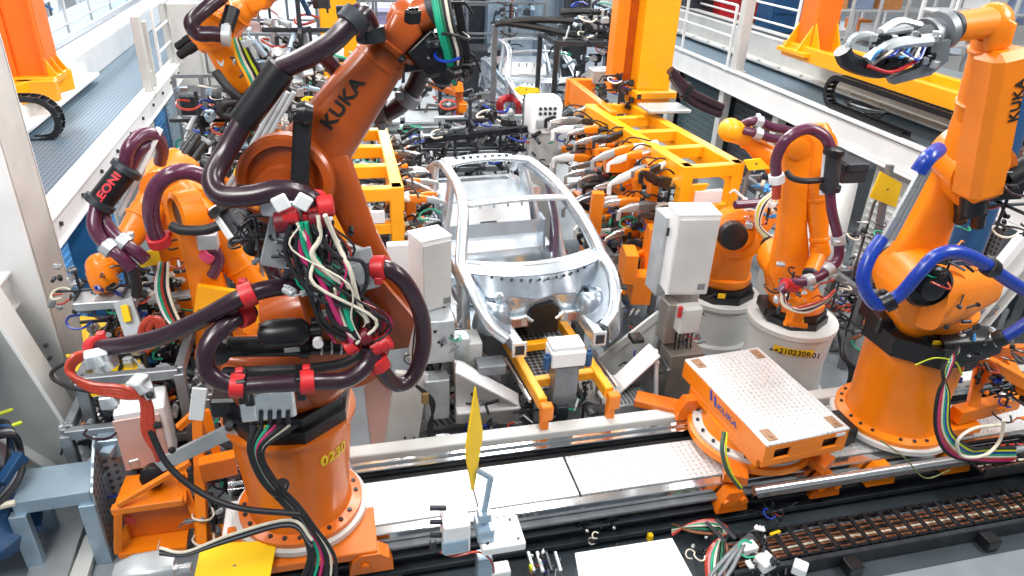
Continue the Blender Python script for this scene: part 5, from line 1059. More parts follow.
# ------------------------------------------------------------------ sensor head with the yellow blade, bottom centre
yS = 3.9
t = Thing('sensor_stand', 'white measuring head on a post with upright yellow blade in front of track', 'sensor stand', P(490, 560, y=yS))
t.o.location.z = 0; t.org.z = 0
q = P(474, 442, y=yS); yv = V((.9, 1, 0)).normalized()
b = MB(); b.prism([(0, .48), (.05, .28), (.11, .04), (.11, -.05), (.06, -.25), (.01, -.44), (-.02, -.44), (-.06, -.25), (-.11, -.05), (-.11, .04), (-.05, .28)], q, yv, Z_, .012); t.add('yellow_blade', b, YEL)
b = MB(); b.tube([P(477, 470, y=yS), P(491, 478, y=yS)], .022, 8, 1); b.bar(P(491, 476, y=yS), P(484, 512, y=yS), .045, .03, up=(0, -1, 0)); t.add('blade_arm', b, BGM)
b = MB(); b.box(P(500, 535, y=yS), .34, .3, .08, None, .01); b.box(P(498, 580, y=yS), .18, .12, .3); t.add('head_plate', b, WHT)
b = MB(); b.box(P(455, 530, y=yS), .2, .22, .3, None, .015); t.add('housing', b, WHT)
b = MB(); b.box(P(484, 528, y=yS), .13, .2, .12, None, .01); b.box(P(484, 515, y=yS), .1, .1, .08); b.box(P(455, 545, y=yS - .1), .2, .05, .12); t.add('slide_block', b, BGM)
b = MB()
for py in (508, 522, 535): b.cyl(P(430, py, y=yS), P(446, py, y=yS), .02, n=8)
b.box(P(433, 545, y=yS), .05, .05, .09); t.add('connector', b, DGR)
t.add('cable', MB().tube([P(440, 552, y=yS), P(455, 556, y=yS - .1), P(478, 552, y=yS - .12), P(492, 562, y=yS - .1), P(494, 580, y=yS)], .009, 7), RHO)
t.add('post', MB().box((q.x + .1, yS, .35), .12, .12, .7), BGM)
t.add('foot', MB().box((q.x + .1, yS, .02), .3, .3, .04), MGR)
b = MB()
for dx, dz in ((-.12, .1), (.1, .1), (-.12, -.1), (.12, -.1)): b.cyl(P(500, 535, y=yS) + V((dx, dz, .04)), P(500, 535, y=yS) + V((dx, dz, .05)), .012, n=8)
t.add('bolt', b, DGR)

# white flat panel cabinet at the bottom
a, b_, c_, d_ = P(575, 553, z=.45), P(672, 538, z=.45), P(700, 590, z=.45), P(583, 600, z=.45)
t = Thing('panel_cabinet', 'low white flat topped cabinet at the bottom edge in front of the track', 'cabinet', ((a + c_) / 2) * 1); 
b = MB(); b.quadslab([a, d_, c_, b_], .02, (0, 0, 1)); t.add('lid', b, WHT)
b = MB(); b.quadslab([a + V((.02, -.02, -.02)), d_ + V((.02, 0, -.02)), c_ + V((-.02, 0, -.02)), b_ + V((-.02, -.02, -.02))], .42, (0, 0, 1)); t.add('body', b, BGM)
# connector tangle at the bottom
t = Thing('connector_station', 'tangle of grey plugs and coloured cables before the energy chain', 'connector station', P(740, 560, z=.0))
t.add('plug_housing', MB().box(P(765, 562, z=.2), .16, .14, .1, yawR(.3), .01), WHT); t.add('plug_housing', MB().box(P(800, 568, z=.15), .12, .12, .1, yawR(.8), .01), WHT); b = MB(); b.box(P(748, 548, z=.22), .16, .1, .08, yawR(.1), .01); t.add('plug_housing', b, WHT)
gear(t, P(760, 562, z=.12), .25, 161, [DGR, BLK, LGR, WHT, BLK], 22); gear(t, P(700, 556, z=.1), .14, 162, [DGR, BLK, LGR], 8)
for k, m_ in enumerate([RHO, mat('pink_cable', '#d98a8a', .4), TEAL, CRE, BLR, mat('green_cable', '#0c6b46', .4), BLR, COP]):
    t.add('cable', MB().tube([P(672, 535 - k * 1.5, z=.12), P(690, 524 + k, z=.2), P(712, 520 + k * 2, z=.2), P(728 - k * 1.5, 530, z=.18), P(712 + k * 2, 545, z=.15), P(706 + k * 3, 560, z=.1), P(708 + k * 2, 590, z=.1)], .013, 7), m_)
for k in range(3): t.add('cable', MB().tube([P(700 + k * 8, 590, z=.1), P(715 + k * 8, 570, z=.2), P(735 + k * 4, 548, z=.25), P(758, 528 + k * 3, z=.12)], .02, 8), MGR)
t.add('marker_sleeve', MB().box(P(775, 533, z=.2), .12, .03, .03, yawR(.15)), YEL); t.add('marker_sleeve', MB().box(P(650, 537, z=.1), .05, .05, .08), YEL)
for (x0_, y0_) in ((712, 528), (722, 525)): t.add('cable_bridge', MB().bar(P(x0_ - 6, y0_ - 6, z=.25), P(x0_ + 14, y0_ + 14, z=.22), .04, .02), DGR)
t = Thing('connector_station', 'small plug block right of the yellow blade stand, at the bottom edge', 'connector station', P(545, 565, z=0))
gear(t, P(545, 568, z=.2), .14, 163, [LGR, DGR, WHT, BLK], 14); gear(t, P(620, 550, z=.05), .1, 164, [BLK, DGR], 6)
for k in range(4): t.add('terminal_bar', MB().bar(P(528 + k * 9, 552, z=.25), P(534 + k * 9, 572, z=.25), .03, .03), [LGR, WHT, DGR, LGR][k])
t.add('marker_sleeve', MB().box(P(531, 568, z=.25), .03, .06, .05), YGR)
t = Thing('drain_block', 'black manifold with rollers hanging below the track front by the carriage', 'manifold', (3.6, 4.2, .2))
gear(t, P(770, 512, y=4.25), .16, 165, [BLK, BLK, DGR], 14); gear(t, P(598, 538, y=4.3), .1, 166, [BLK, BLK], 8)

# ------------------------------------------------------------------ bottom left corner
zt = .8
q = [P(11, 504, z=zt), P(27, 469, z=zt), P(98, 460, z=zt), P(89, 492, z=zt)]
t = Thing('work_bench', 'blue grey steel bench with perforated side at the lower left', 'bench', (q[0] + q[2]) / 2 - Z_ * zt)
b = MB(); b.quadslab(q[::-1], .12, (0, 0, 1)); t.add('top', b, BGM)
for k, (px, py) in enumerate(((14, 503), (84, 492), (94, 465), (30, 470))):
    p_ = P(px, py, z=zt); b = MB(); b.box((p_.x, p_.y, .34), .13, .08, .68, None, .006); t.add('leg', b, BGM)
b = MB(); p_, r_ = P(99, 459, z=zt), P(90, 493, z=zt); b.quadslab([p_ + Z_ * .25, r_ + Z_ * .0, r_ - Z_ * .75, p_ - Z_ * .75], .02, (-1, 0, 0)); b.quadslab([p_ + Z_ * .25, p_ + V((.25, .1, .15)), p_ + V((.25, .1, -.7)), p_ - Z_ * .7], .02, (0, 1, 0)); t.add('perforated_side', b, dots('perforated_side_panel', '#9fb0bb', '#56646f', 13, .4, .5, .3))
b = MB(); b.box(P(113, 440, z=.9), .2, .26, .2, None, .01); b.bar(P(105, 455, z=.9), P(122, 432, z=.95), .1, .06); t.add('clamp_block', b, BGM)
t = Thing('floor_plate', 'pale steel plates lying on the floor below the bench', 'plate', P(55, 550, z=0))
b = MB(); b.quadslab([P(52, 505, z=.12), P(90, 507, z=.12), P(58, 600, z=.12), P(18, 600, z=.12)], .1, (0, 0, 1)); t.add('plate', b, LGR)
b = MB(); b.quadslab([P(85, 535, z=.08), P(98, 540, z=.08), P(80, 600, z=.08), P(60, 600, z=.08)], .06, (0, 0, 1)); t.add('plate', b, OFF)
t = Thing('cable_hanger', 'dark blue housing with black hoses at the far left edge below the column', 'housing', P(10, 530, z=0))
b = MB(); b.limb(P(-10, 520, z=.5), P(22, 542, z=.4), Z_, [(0, .3, .16), (.5, .34, .14), (1, .18, .08)], 3); t.add('cover', b, BLD)
b = MB(); b.bar(P(2, 485, z=.9), P(22, 455, z=1.0), .08, .12); t.add('arm', b, BLD)
for k in range(6): t.add('hose', MB().tube([P(-6, 422 + k * 3, z=1.2), P(8 + k, 425 + k * 2, z=1.2), P(10 + k * 2, 450, z=1.0), P(4 + k * 3, 478, z=.9), P(-6, 500 + k * 2, z=.8)], .028, 8), [BLR, BLR, BLD, BLR, MGR, BLR][k])
t.add('marker_sleeve', MB().box(P(5, 505, z=.8), .14, .05, .04, yawR(.2)), CRE)
for (px, py) in ((5, 412), (14, 425)): t.add('marker_sleeve', MB().box(P(px, py, z=1.2), .12, .03, .03, yawR(.5)), YGR)
t = Thing('steel_drum', 'pale round drum with pinkish end behind the bench foot', 'drum', P(32, 455, z=0))
b = MB(); b.lathe(P(36, 452, z=.45) + V((-.1, .2, 0)), V((.5, -.8, .1)), [(.3, -.3), (.32, -.28), (.32, 0), (.28, .01)], 28); t.add('body', b, OFF); b = MB(); b.lathe(P(36, 452, z=.45) + V((-.1, .2, 0)) , V((.5, -.8, .1)), [(.27, .005), (.24, .02)], 28); t.add('end', b, PIN)
# white box, pink reflection painted as its door colour, + orange tooling
t = Thing('control_box', 'white box with painted pink reflection on its front, standing on the orange tool frame', 'box', P(148, 470, z=.55))
a, b_ = P(127, 472, y=5.5), P(172, 462, y=5.5); hx = (b_.x - a.x)
b = MB(); c = V(((a.x + b_.x) / 2, 5.68, a.z + .33)); b.box(c, hx * 1.05, .34, .62, yawR(.12), .012); t.add('body', b, WHT); b = MB(); b.box(c + yawR(.12) @ V((-.03, -.18, -.02)), hx * .95, .015, .55, yawR(.12), .004); d = t.add('door', b, PIN)
b = MB(); b.box(c + yawR(.12) @ V((.12, -.19, .14)), .07, .01, .07, yawR(.12), .002); t.add('vent', b, DGR, d)
t = Thing('tooling_support', 'orange welded tool frame with open box and diagonal bars left of the foreground robot', 'frame', P(150, 545, z=0))
zo = .62; q = [P(112, 510, z=zo), P(126, 476, z=zo), P(188, 468, z=zo), P(186, 500, z=zo)]
b = MB(); b.quadslab(q[::-1], .035, (0, 0, 1)); t.add('top', b, ORG)
b = MB(); b.quadslab([q[0] + V((.04, .12, -.03)), q[3] + V((0, .12, -.03)), q[3] + V((0, .12, -.45)), q[0] + V((.04, .12, -.45))], .02, (0, -1, 0)); b.quadslab([q[1] + V((.03, 0, -.03)), q[0] + V((.03, .1, -.03)), q[0] + V((.03, .1, -.45)), q[1] + V((.03, 0, -.45))], .02, (-1, 0, 0)); t.add('back_panel', b, ORD)
b = MB(); zb_ = .16; b.quadslab([P(118, 555, z=zb_), P(186, 547, z=zb_), P(190, 520, z=zb_), P(124, 525, z=zb_)], .05, (0, 0, 1)); b.bar(P(118, 512, z=zo - .04), P(118, 552, z=zb_), .06, .06); b.bar(P(112, 510, z=zo - .02), P(184, 500, z=zo - .02), .07, .07); t.add('edge_frame', b, ORG)
b = MB(); b.bar(P(117, 505, z=zo + .05), P(190, 462, z=zo + .25), .05, .05); b.bar(P(198, 410, z=1.2), P(203, 545, z=.2), .09, .09); b.bar(P(200, 408, z=1.25), P(178, 428, z=1.1), .06, .06); b.bar(P(200, 470, z=.8), P(236, 462, z=.8), .12, .2); b.bar(P(195, 535, z=.2), P(250, 528, z=.2), .1, .1); b.bar(P(205, 410, z=1.25), P(218, 460, z=.8), .07, .07); b.bar(P(180, 475, z=.7), P(200, 530, z=.3), .06, .08); t.add('strut', b, ORG)
b = MB(); b.bar(P(160, 465, y=4.9), P(236, 428, y=4.6), .05, .11, b=.005); t.add('arm', b, LGR)
t.add('arm_bolt', MB().cyl(P(229, 428, y=4.6), P(229, 424, y=4.55), .03, n=8), DGR)
gear(t, P(225, 480, z=.5), .22, 171, [MGR, DGR, LGR, BLK, SIL], 20); gear(t, P(215, 515, z=.3), .25, 172, [MGR, DGR, BLK, SIL, LGR], 20); gear(t, P(205, 440, z=.9), .15, 173, [WHT, LGR, DGR], 12)
for k in range(4): t.add('cable', MB().tube([P(160, 548 + k * 2, y=4.3), P(185, 552 + k, y=4.2), P(230, 535 + k * 2, y=4.1), P(290, 520 + k * 2, y=4.0), P(312, 540 + k * 3, y=3.95)], .012, 7), [CRE, BLR, MGR, BLR][k])
t.add('warning_triangle', MB().prism([(-.05, -.04), (.05, -.04), (0, .05)], P(130, 517, z=.45) + V((0, -.03, 0)), X_, Z_, .01), RED)
b = MB(); b.lathe(P(152, 478, z=.75), V((0, -1, .3)), [(.1, -.1), (.1, 0), (.06, .02)], 18); t.add('bellows', b, BLK)
# yellow plates
def yplate(label, pts, z=None, y=None, th=.02, ped=None):
    pts = [P(px, py, z=z, y=y) for px, py in pts]; c = sum(pts, V((0, 0, 0))) / len(pts)
    t = Thing('yellow_target_plate', label, 'plate', V((c.x, c.y, min(p.z for p in pts))))
    b = MB(); b.quadslab(pts, th); t.add('plate', b, YEL)
    bt = c + V((0, .03, -.02)); b = MB(); b.cyl(bt, bt + V((0, .1, -.2)), .018, n=8); q = bt + V((0, .1, -.2)); b.cyl(q, (q.x, q.y, .01), .018, n=8); b.box((q.x, q.y, .02), .15, .15, .03); t.add('stem', b, MGR); t.add('screw', MB().cyl(c + V((0, -.005, .0)), c + V((0, -.02, .02)), .015, n=8), DGR)
    return t
yplate('yellow plate in the lower left corner between bench and hose coupling', [(66, 356), (138, 352), (147, 388), (92, 397)], z=1.25)
yplate('small yellow plate with cut corner between white column and far left robot', [(80, 317), (100, 320), (111, 324), (84, 345)], z=1.3)
yplate('yellow plate at the bottom edge below the foreground riser', [(202, 546), (277, 542), (268, 590), (192, 590)], z=.6)
yplate('yellow plate hanging from a pipe under the right walkway', [(880, 171), (901, 183), (895, 207), (869, 197)], y=6.9)
yplate('yellow oval plate behind the foreground robot elbow', [(234, 170), (240, 165), (250, 164), (259, 169), (260, 175), (234, 175)], y=6.2)
yplate('yellow plate behind the purple double hoses of the rear right robot', [(743, 160), (760, 158), (770, 168), (748, 170)], y=7.4)
yplate('yellow plate beside the far left robot forearm', [(134, 255), (158, 248), (162, 262), (142, 267)], y=6.4)
yplate('yellow oval plate on the conveyor behind the car', [(513, 89), (520, 86), (538, 88), (540, 92), (520, 95)], y=12)
yplate('yellow oval plate in the upper left beside the raised forearm', [(301, 99), (306, 96), (318, 97), (322, 101), (312, 104), (302, 104)], y=7.5)
t = Thing('measuring_device', 'pale grey device with rounded cover at the bottom left edge', 'device', P(160, 576, z=.4))
b = MB(); b.limb(P(115, 575, z=.6), P(175, 566, z=.6), Z_, [(0, .08, .06), (.3, .12, .1), (.7, .13, .1), (1, .08, .06)], 4); t.add('cover', b, LGR); b = MB(); b.bar(P(160, 572, z=.5), P(192, 567, z=.5), .06, .05); t.add('arm', b, SIL)
gear(t, P(160, 574, z=.55), .12, 181, [WHT, LGR, RED, DGR], 10)
# ------------------------------------------------------------------ clutter among the left robots
def fixture(label, c, w, d, h, seed, n=3, pal=None, m_=MGR, cat='fixture', name='welding_fixture', s=.35):
    t = Thing(name, label, cat, (c[0], c[1], 0)); x, y = c[0], c[1]
    for sx in (-1, 1):
        for sy in (-1, 1): t.add('post', MB().box((x + sx * w / 2, y + sy * d / 2, h / 2), .09, .09, h), m_)
    for z in (h * .5, h):
        for sy in (-1, 1): t.add('rail', MB().box((x, y + sy * d / 2, z), w, .08, .1), m_)
        for sx in (-1, 1): t.add('rail', MB().box((x + sx * w / 2, y, z), .08, d, .1), m_)
    rnd = random.Random(seed)
    for k in range(n): gear(t, (x + rnd.uniform(-.5, .5) * w, y + rnd.uniform(-.5, .5) * d, h * rnd.uniform(.5, 1.1)), s, seed + k, pal, 14)
    return t
DK = [DGR, BLK, MGR, BLK, LGR, ORG]; MX = [LGR, MGR, DGR, BLK, WHT, ORG, SIL]
fixture('grey tooling rack full of valves between the two left rear robots', (-1.9, 6.2), .8, .7, 1.4, 201, 5, MX)
fixture('dark tooling rack behind the tall orange arm', (-.9, 8.0), 1.0, .8, 1.9, 211, 6, DK)
fixture('low tooling rack right behind the foreground riser', (-.9, 6.1), .8, .5, 1.1, 221, 5, MX)
fixture('tool rack next to the white column foot', (-2.2, 5.9), .5, .5, 1.0, 231, 4, [LGR, MGR, DGR, BLK, SIL])
fixture('dark fixture far back under the small rear robot', (-1.5, 10.2), 1.5, 1.2, 1.7, 241, 7, DK, s=.45)
fixture('tall fixture with blue hoses behind the foreground forearm', (-.3, 10.8), 1.0, 1.0, 2.6, 251, 8, [LGR, MGR, BLD, BLK, WHT, DGR], s=.45)
fixture('fixture between the elbow hose and the left gantry gripper', (-.7, 9.0), .7, .8, 2.0, 261, 6, MX)
fixture('dark frame rack left of the conveyor behind the car', (.9, 12.6), 1.6, 1.0, 1.1, 271, 5, DK)
fixture('dark frame rack right behind the car roof', (2.6, 12.4), 1.8, .9, 1.1, 281, 6, [DGR, BLK, MGR, LGR, BLK])
fixture('tall dark rack with black cable loops near the top centre', (5.1, 14.5), 1.5, 1.2, 2.9, 291, 8, [DGR, BLK, MGR, BGM, LGR], DGR, s=.5)
fixture('dark tooling rack below the right gantry gripper', (3.95, 8.8), .7, 1.0, 1.0, 301, 6, [ORG, BLK, DGR, ORG, MGR], s=.45)
fixture('rack with orange clamps behind the right gantry gripper', (4.9, 10.6), 1.4, 1.2, 1.5, 311, 6, [ORG, BLK, DGR, LGR], s=.45)
fixture('tooling rack behind the pedestal robots under the walkway', (6.9, 9.2), 1.0, 1.2, 1.5, 321, 6, MX, s=.4)
fixture('grey rack between the silver pedestal and the right riser', (6.6, 6.9), .6, .6, 1.1, 331, 5, MX)
fixture('tooling rack behind the orange tool of the right robot', (7.3, 6.2), .7, .7, 1.2, 341, 5, DK)
fixture('dark fixture beside the left sill of the car under the left gripper', (-.2, 8.6), .6, .9, .9, 351, 6, [ORG, BLK, DGR, LGR, WHT], s=.4)
# orange tool of the right robot's neighbour at the right edge
t = Thing('tooling_support', 'orange bracket frame right of the wide riser under the blue hoses', 'frame', P(985, 410, z=.6))
b = MB(); b.bar(P(955, 415, z=.75), P(1015, 400, z=.75), .14, .16); b.bar(P(985, 345, z=1.4), P(972, 408, z=.8), .1, .09); b.bar(P(965, 350, z=1.4), P(1030, 385, z=1.2), .1, .12); b.bar(P(1000, 350, z=1.3), P(1030, 400, z=1.0), .1, .1); b.bar(P(940, 425, z=.6), P(970, 420, z=.6), .3, .1); t.add('strut', b, ORG)
b = MB(); b.bar(P(960, 352, z=1.5), P(1030, 350, z=1.3), .08, .12); b.box(P(990, 372, z=1.2), .2, .16, .16); t.add('plate', b, ORD)
gear(t, P(985, 365, z=1.3), .3, 351, [BLU, DGR, LGR, BLK, ORG], 24); gear(t, P(1010, 395, z=1.0), .25, 352, [BLK, DGR, LGR, ORG], 16)
t = Thing('valve_manifold', 'blue and white valve manifold beside the black robot foot at right', 'manifold', P(965, 345, z=1.5))
gear(t, P(968, 345, y=4.5), .2, 361, [BLP, BLU, WHT, LGR, BLK], 20)
t = Thing('pipe_bracket', 'grey valve cluster on a pipe left of the right robot blue hose', 'bracket', P(865, 240, y=6.7))
gear(t, P(865, 235, y=6.7), .22, 371, [DGR, MGR, LGR, BLK], 14); t.add('pipe', MB().cyl(P(890, 165, y=7.0), P(860, 330, y=6.7), .05, n=12), MGR)
t = Thing('floor_valve_group', 'tangle of grey valves between silver pedestal and orange riser', 'valves', P(850, 330, z=.3))
gear(t, P(850, 320, z=.7), .3, 381, [LGR, MGR, DGR, BLK, COP], 20)
for k in range(4): t.add('hose', MB().tube([P(838 + k * 2, 330, z=.8), P(842, 350 + k * 2, z=.6), P(850 + k * 2, 370, z=.4), P(848, 385, z=.2)], .022, 7), BLR)
# big pale machine cover behind robots C and D
t = Thing('machine_cover', 'large pale grey rounded cover between the middle right robot and walkway', 'cover', (6.6, 8.2, 0))
b = MB(); b.limb((6.3, 7.9, .6), (7.1, 8.6, 1.9), (0, 0, 1), [(0, .3, .5), (.5, .4, .5), (1, .3, .3)], 3); b.box((6.7, 8.4, .5), .9, .7, 1.0, None, .02); t.add('cover', b, OFF)
# conveyor behind the car
t = Thing('roller_conveyor', 'grey roller conveyor bed running back behind the silver car', 'conveyor', (1.8, 15, 0))
for x in (.9, 2.7): t.add('side_beam', MB().box((x, 15.5, .75), .14, 10, .22), MGR)
for k in range(12):
    y = 11 + k * .8; b = MB(); b.cyl((.95, y, .8), (2.65, y, .8), .07, n=12); t.add('roller', b, LGR)
for y in (11, 13, 15, 17, 19): 
    for x in (.9, 2.7): t.add('leg', MB().box((x, y, .33), .1, .1, .66), DGR)
for k, (px, py, w_, m_) in enumerate([(450, 128, 2.6, MGR), (460, 118, 2.4, LGR), (455, 143, 2.4, DGR), (470, 100, 2.2, BGM)]):
    q = P(px + 30, py, z=1.2); t.add('cross_beam', MB().box((q.x, q.y, 1.2), w_, .12, .12), m_)
gear(t, P(480, 130, z=1.0), .8, 401, [DGR, BLK, MGR, BLK, LGR], 30); gear(t, P(440, 110, z=1.0), .8, 402, [DGR, BLK, MGR, ORG, LGR], 24)
t = Thing('conveyor_cover', 'flat pale grey cover plates left of the rear conveyor', 'cover', P(420, 90, z=.8))
b = MB(); b.quadslab([P(405, 122, z=1.0), P(440, 122, z=1.0), P(432, 72, z=1.0), P(405, 72, z=1.0)][::1], .05, (0, 0, 1)); b.quadslab([P(372, 122, z=1.0), P(400, 122, z=1.0), P(402, 72, z=1.0), P(385, 72, z=1.0)], .05, (0, 0, 1)); t.add('plate', b, LGR)
b = MB()
for px in (374, 402, 438): q = P(px, 120, z=.45); b.box(q, .1, .1, .9)
t.add('leg', b, DGR)
t = Thing('drive_box', 'white rounded drive box with dark sockets on a post behind the car', 'box', P(540, 160, z=0))
c = P(543, 112, y=11.2); b = MB(); b.limb(c - Z_ * .28, c + Z_ * .25, Y_, [(0, .26, .25), (.85, .27, .25), (1, .24, .2)], 9); t.add('housing', b, WHT)
for dx in (-.12, -.04, .04, .12):
    for dz in (.04, .12): t.add('socket', MB().cyl(c + V((dx, -.24, dz)), c + V((dx, -.28, dz)), .026, n=10), DGR)
b = MB(); b.box(c + V((0, -.27, -.12)), .36, .04, .14, None, .01); t.add('panel', b, LGR)
b = MB(); b.box((c.x, c.y, (c.z - .3) / 2), .5, .3, c.z - .3); t.add('post', b, OFF)
t = Thing('red_bracket', 'dark red curved bracket on the rear conveyor left of the yellow oval plate', 'bracket', P(508, 115, z=1.0))
t.add('bracket', MB().tube([P(500, 114, z=1.1), P(501, 101, z=1.4), P(512, 98, z=1.4), P(519, 103, z=1.4), P(519, 114, z=1.1)], .09, 8), mat('dark_red_paint', '#a8202a', .4)); t.add('foot', MB().box(P(509, 118, z=.95), .5, .3, .1), DGR)
t = Thing('tool_bracket', 'small orange stand with inclined bar behind the hose loop', 'bracket', P(460, 118, z=1.0))
b = MB(); b.bar(P(430, 84, z=1.5), P(458, 94, z=1.5), .12, .12); b.bar(P(459, 92, z=1.5), P(460, 118, z=.9), .14, .14); t.add('bar', b, mat('rust_orange_paint', '#c8611c', .4)); t.add('foot', MB().box(P(460, 119, z=.88), .3, .2, .08), DGR)
# hoses looping above the rear body
t = Thing('hose_loop', 'black hose loops hanging above the second car body', 'hose', P(520, 30, y=15))
for k, pts in enumerate([[(495, 24), (530, 20), (575, 22), (608, 35)], [(500, 22), (540, 28), (580, 36), (610, 36)], [(578, 36), (585, 18), (600, 14), (610, 25)], [(560, 12), (590, 12), (612, 20)]]):
    t.add('hose', MB().tube([P(x, y, y=14.8) for x, y in pts], .07, 8), BLR)
for px in (495, 560, 610): t.add('post', MB().box(V((P(px, 24, y=15).x, 15, P(px, 24, y=15).z / 2)), .1, .1, P(px, 24, y=15).z), MGR)
# background columns
for k, (px, w_, m_, y_, lab) in enumerate([(498, .9, RED_OR, 26, 'red orange column at the top centre behind the second car'), (525, .6, BGM, 24, 'blue grey steel column right of the red orange column'), (548, .8, BGM, 23, 'wide blue grey steel column near the top centre'), (576, .7, DGR, 22, 'dark steel column left of the yellow mast'), (215, .9, BGM, 20, 'blue grey machine column behind the left guard railing'), (186, .9, OFF, 17, 'pale grey machine column beneath the left gate posts')]):
    q = P(px, 20, y=y_); hh = 6 if k < 4 else 3.2
    t = Thing('steel_column', lab, 'column', (q.x, y_, 0)); b = MB(); b.box((q.x, y_, hh / 2), w_, .5, hh, None, .02); t.add('shaft', b, m_)
    b = MB(); b.box((q.x - w_ * .3, y_ - .27, hh / 2), .05, .06, hh); b.box((q.x + w_ * .3, y_ - .27, hh / 2), .05, .06, hh); t.add('rib', b, m_); t.add('base_plate', MB().box((q.x, y_, .03), w_ * 1.4, .8, .06), MGR)
# machines far back
def far_machine(label, c, w, d, h, seed, m_, m2, cat='machine', name='machine_cell'):
    t = Thing(name, label, cat, (c[0], c[1], 0)); x, y = c; rnd = random.Random(seed)
    for k in range(5):
        ww = w * rnd.uniform(.15, .32); hh = h * rnd.uniform(.4, 1); xx = x + w * (k / 5 - .4)
        t.add('housing', MB().box((xx, y + rnd.uniform(-.3, .3) * d, hh / 2), ww, d * .7, hh, None, .03), m_ if k % 2 else m2)
    for k in range(6): xx = x - w / 2 + w * k / 5; t.add('frame_post', MB().box((xx, y - d / 2, h / 2), .07, .07, h), MGR)
    for z in (h * .4, h * .7, h): t.add('frame_rail', MB().box((x, y - d / 2, z), w, .06, .06), MGR)
    for k in range(3): gear(t, (x + rnd.uniform(-.4, .4) * w, y - d * .4, h * rnd.uniform(.3, .9)), .7, seed + k, [m_, MGR, DGR, LGR, WHT, BGM, m2], 14)
    return t
far_machine('pale machine row at the far left beyond the platform', (-10.5, 21), 4, 1.5, 2.6, 501, WHT, BGM)
far_machine('pale blue machine row at the very top left', (-11, 28), 5, 1.5, 3, 511, BLP, WHT)
far_machine('grey machine cell behind the rear left robot', (-1.6, 17.5), 1.8, 1.5, 2.6, 521, BGM, OFF)
far_machine('machine cell behind the raised arm of the rear left robot', (-1.5, 14.2), 2.2, 1.2, 2.4, 531, OFF, DGR)
far_machine('white and pink machine cell further back at top left of centre', (-.6, 23.5), 4, 2, 3, 541, WHT, PIN)
far_machine('grey machine cell left of the second car', (-.3, 19), 3, 1.6, 2.4, 551, OFF, MGR)
far_machine('dark machine row behind the second car', (3.2, 22), 6, 1.6, 2.8, 561, DGR, BGM)
far_machine('dark blue machine row between yellow mast and right railing', (6.2, 25), 3.4, 1.6, 3.4, 571, BGM, DGR)
far_machine('violet tinted machine row at the top centre', (3.5, 29), 7, 1.6, 4, 581, mat('violet_grey_panel', '#9a90b8', .4, .1), BGM)
# parts racks behind the right walkway
for k, (px, py, y_, w_, m_, lab) in enumerate([(700, 12, 20, 1.0, DGR, 'dark grey engine like unit behind the right railing'), (735, 15, 19.5, 1.3, RED, 'bright red cabinet behind the right walkway railing'), (782, 22, 17.5, 1.2, BLD, 'dark blue cabinet beside the white rack at upper right')]):
    q = P(px, py, y=y_); t = Thing('tool_cabinet', lab, 'cabinet', (q.x, y_, 0)); b = MB(); b.box((q.x, y_, 3.3), w_, .7, 1.4, None, .04); t.add('body', b, m_)
    b = MB()
    for z in (2.85, 3.3, 3.75): b.box((q.x, y_ - .37, z), w_ * .85, .04, .4)
    t.add('drawer', b, m_)
def rack(label, c, w, d, h, rows, cols, seed, pal):
    x, y = c; t = Thing('storage_rack', label, 'rack', (x, y, 0)); rnd = random.Random(seed)
    for k in range(cols + 1): 
        for sy in (-1, 1): t.add('upright', MB().box((x - w / 2 + w * k / cols, y + sy * d / 2, h / 2), .08, .08, h), WHT)
    for r in range(rows + 1): t.add('shelf', MB().box((x, y, .1 + (h - .1) * r / rows), w, d, .06), WHT)
    for r in range(rows):
        for c_ in range(cols):
            if rnd.random() < .75:
                hh = (h / rows) * rnd.uniform(.35, .75); b = MB(); b.box((x - w / 2 + w * (c_ + .5) / cols, y, .13 + (h - .1) * r / rows + hh / 2), w / cols * rnd.uniform(.5, .8), d * .8, hh, None, .02); t.add('storage_bin', b, pal[rnd.randrange(len(pal))])
    return t
pal = [OFF, WHT, BGM, mat('pale_orange_bin', '#f2a766', .5), WHT, OFF, mat('light_blue_bin', '#a9bfe0', .5)]
rack('white parts rack with pale bins at the upper right behind the gripper', (15.5, 14.5), 4, 1, 4.2, 6, 5, 601, pal)
rack('white parts rack with pale bins at the top right corner', (15.8, 10.5), 3.5, 1, 4.2, 6, 4, 611, pal)
rack('white parts rack right of the red orange gantry column', (14.8, 19), 4.5, 1, 4.5, 6, 5, 621, pal)
rack('far white parts rack with orange bins behind the gantry column', (17, 24), 7, 1, 5, 6, 7, 631, pal + [ORG])
rack('pale rack at the top right beyond everything else', (20, 17), 5, 1, 5, 6, 6, 641, pal)
rack('pale rack with blue bins behind the left outer deck', (-9.8, 16.5), 2.4, 1, 2.8, 4, 5, 651, pal + [BLP])
rack('white rack far behind the left railing at the top edge', (-12, 33), 6, 1, 4, 5, 7, 661, pal + [BLP])
rack('white rack far behind the right railing at the top edge', (16.5, 31), 6, 1, 4, 5, 7, 671, pal + [BLP, RED])
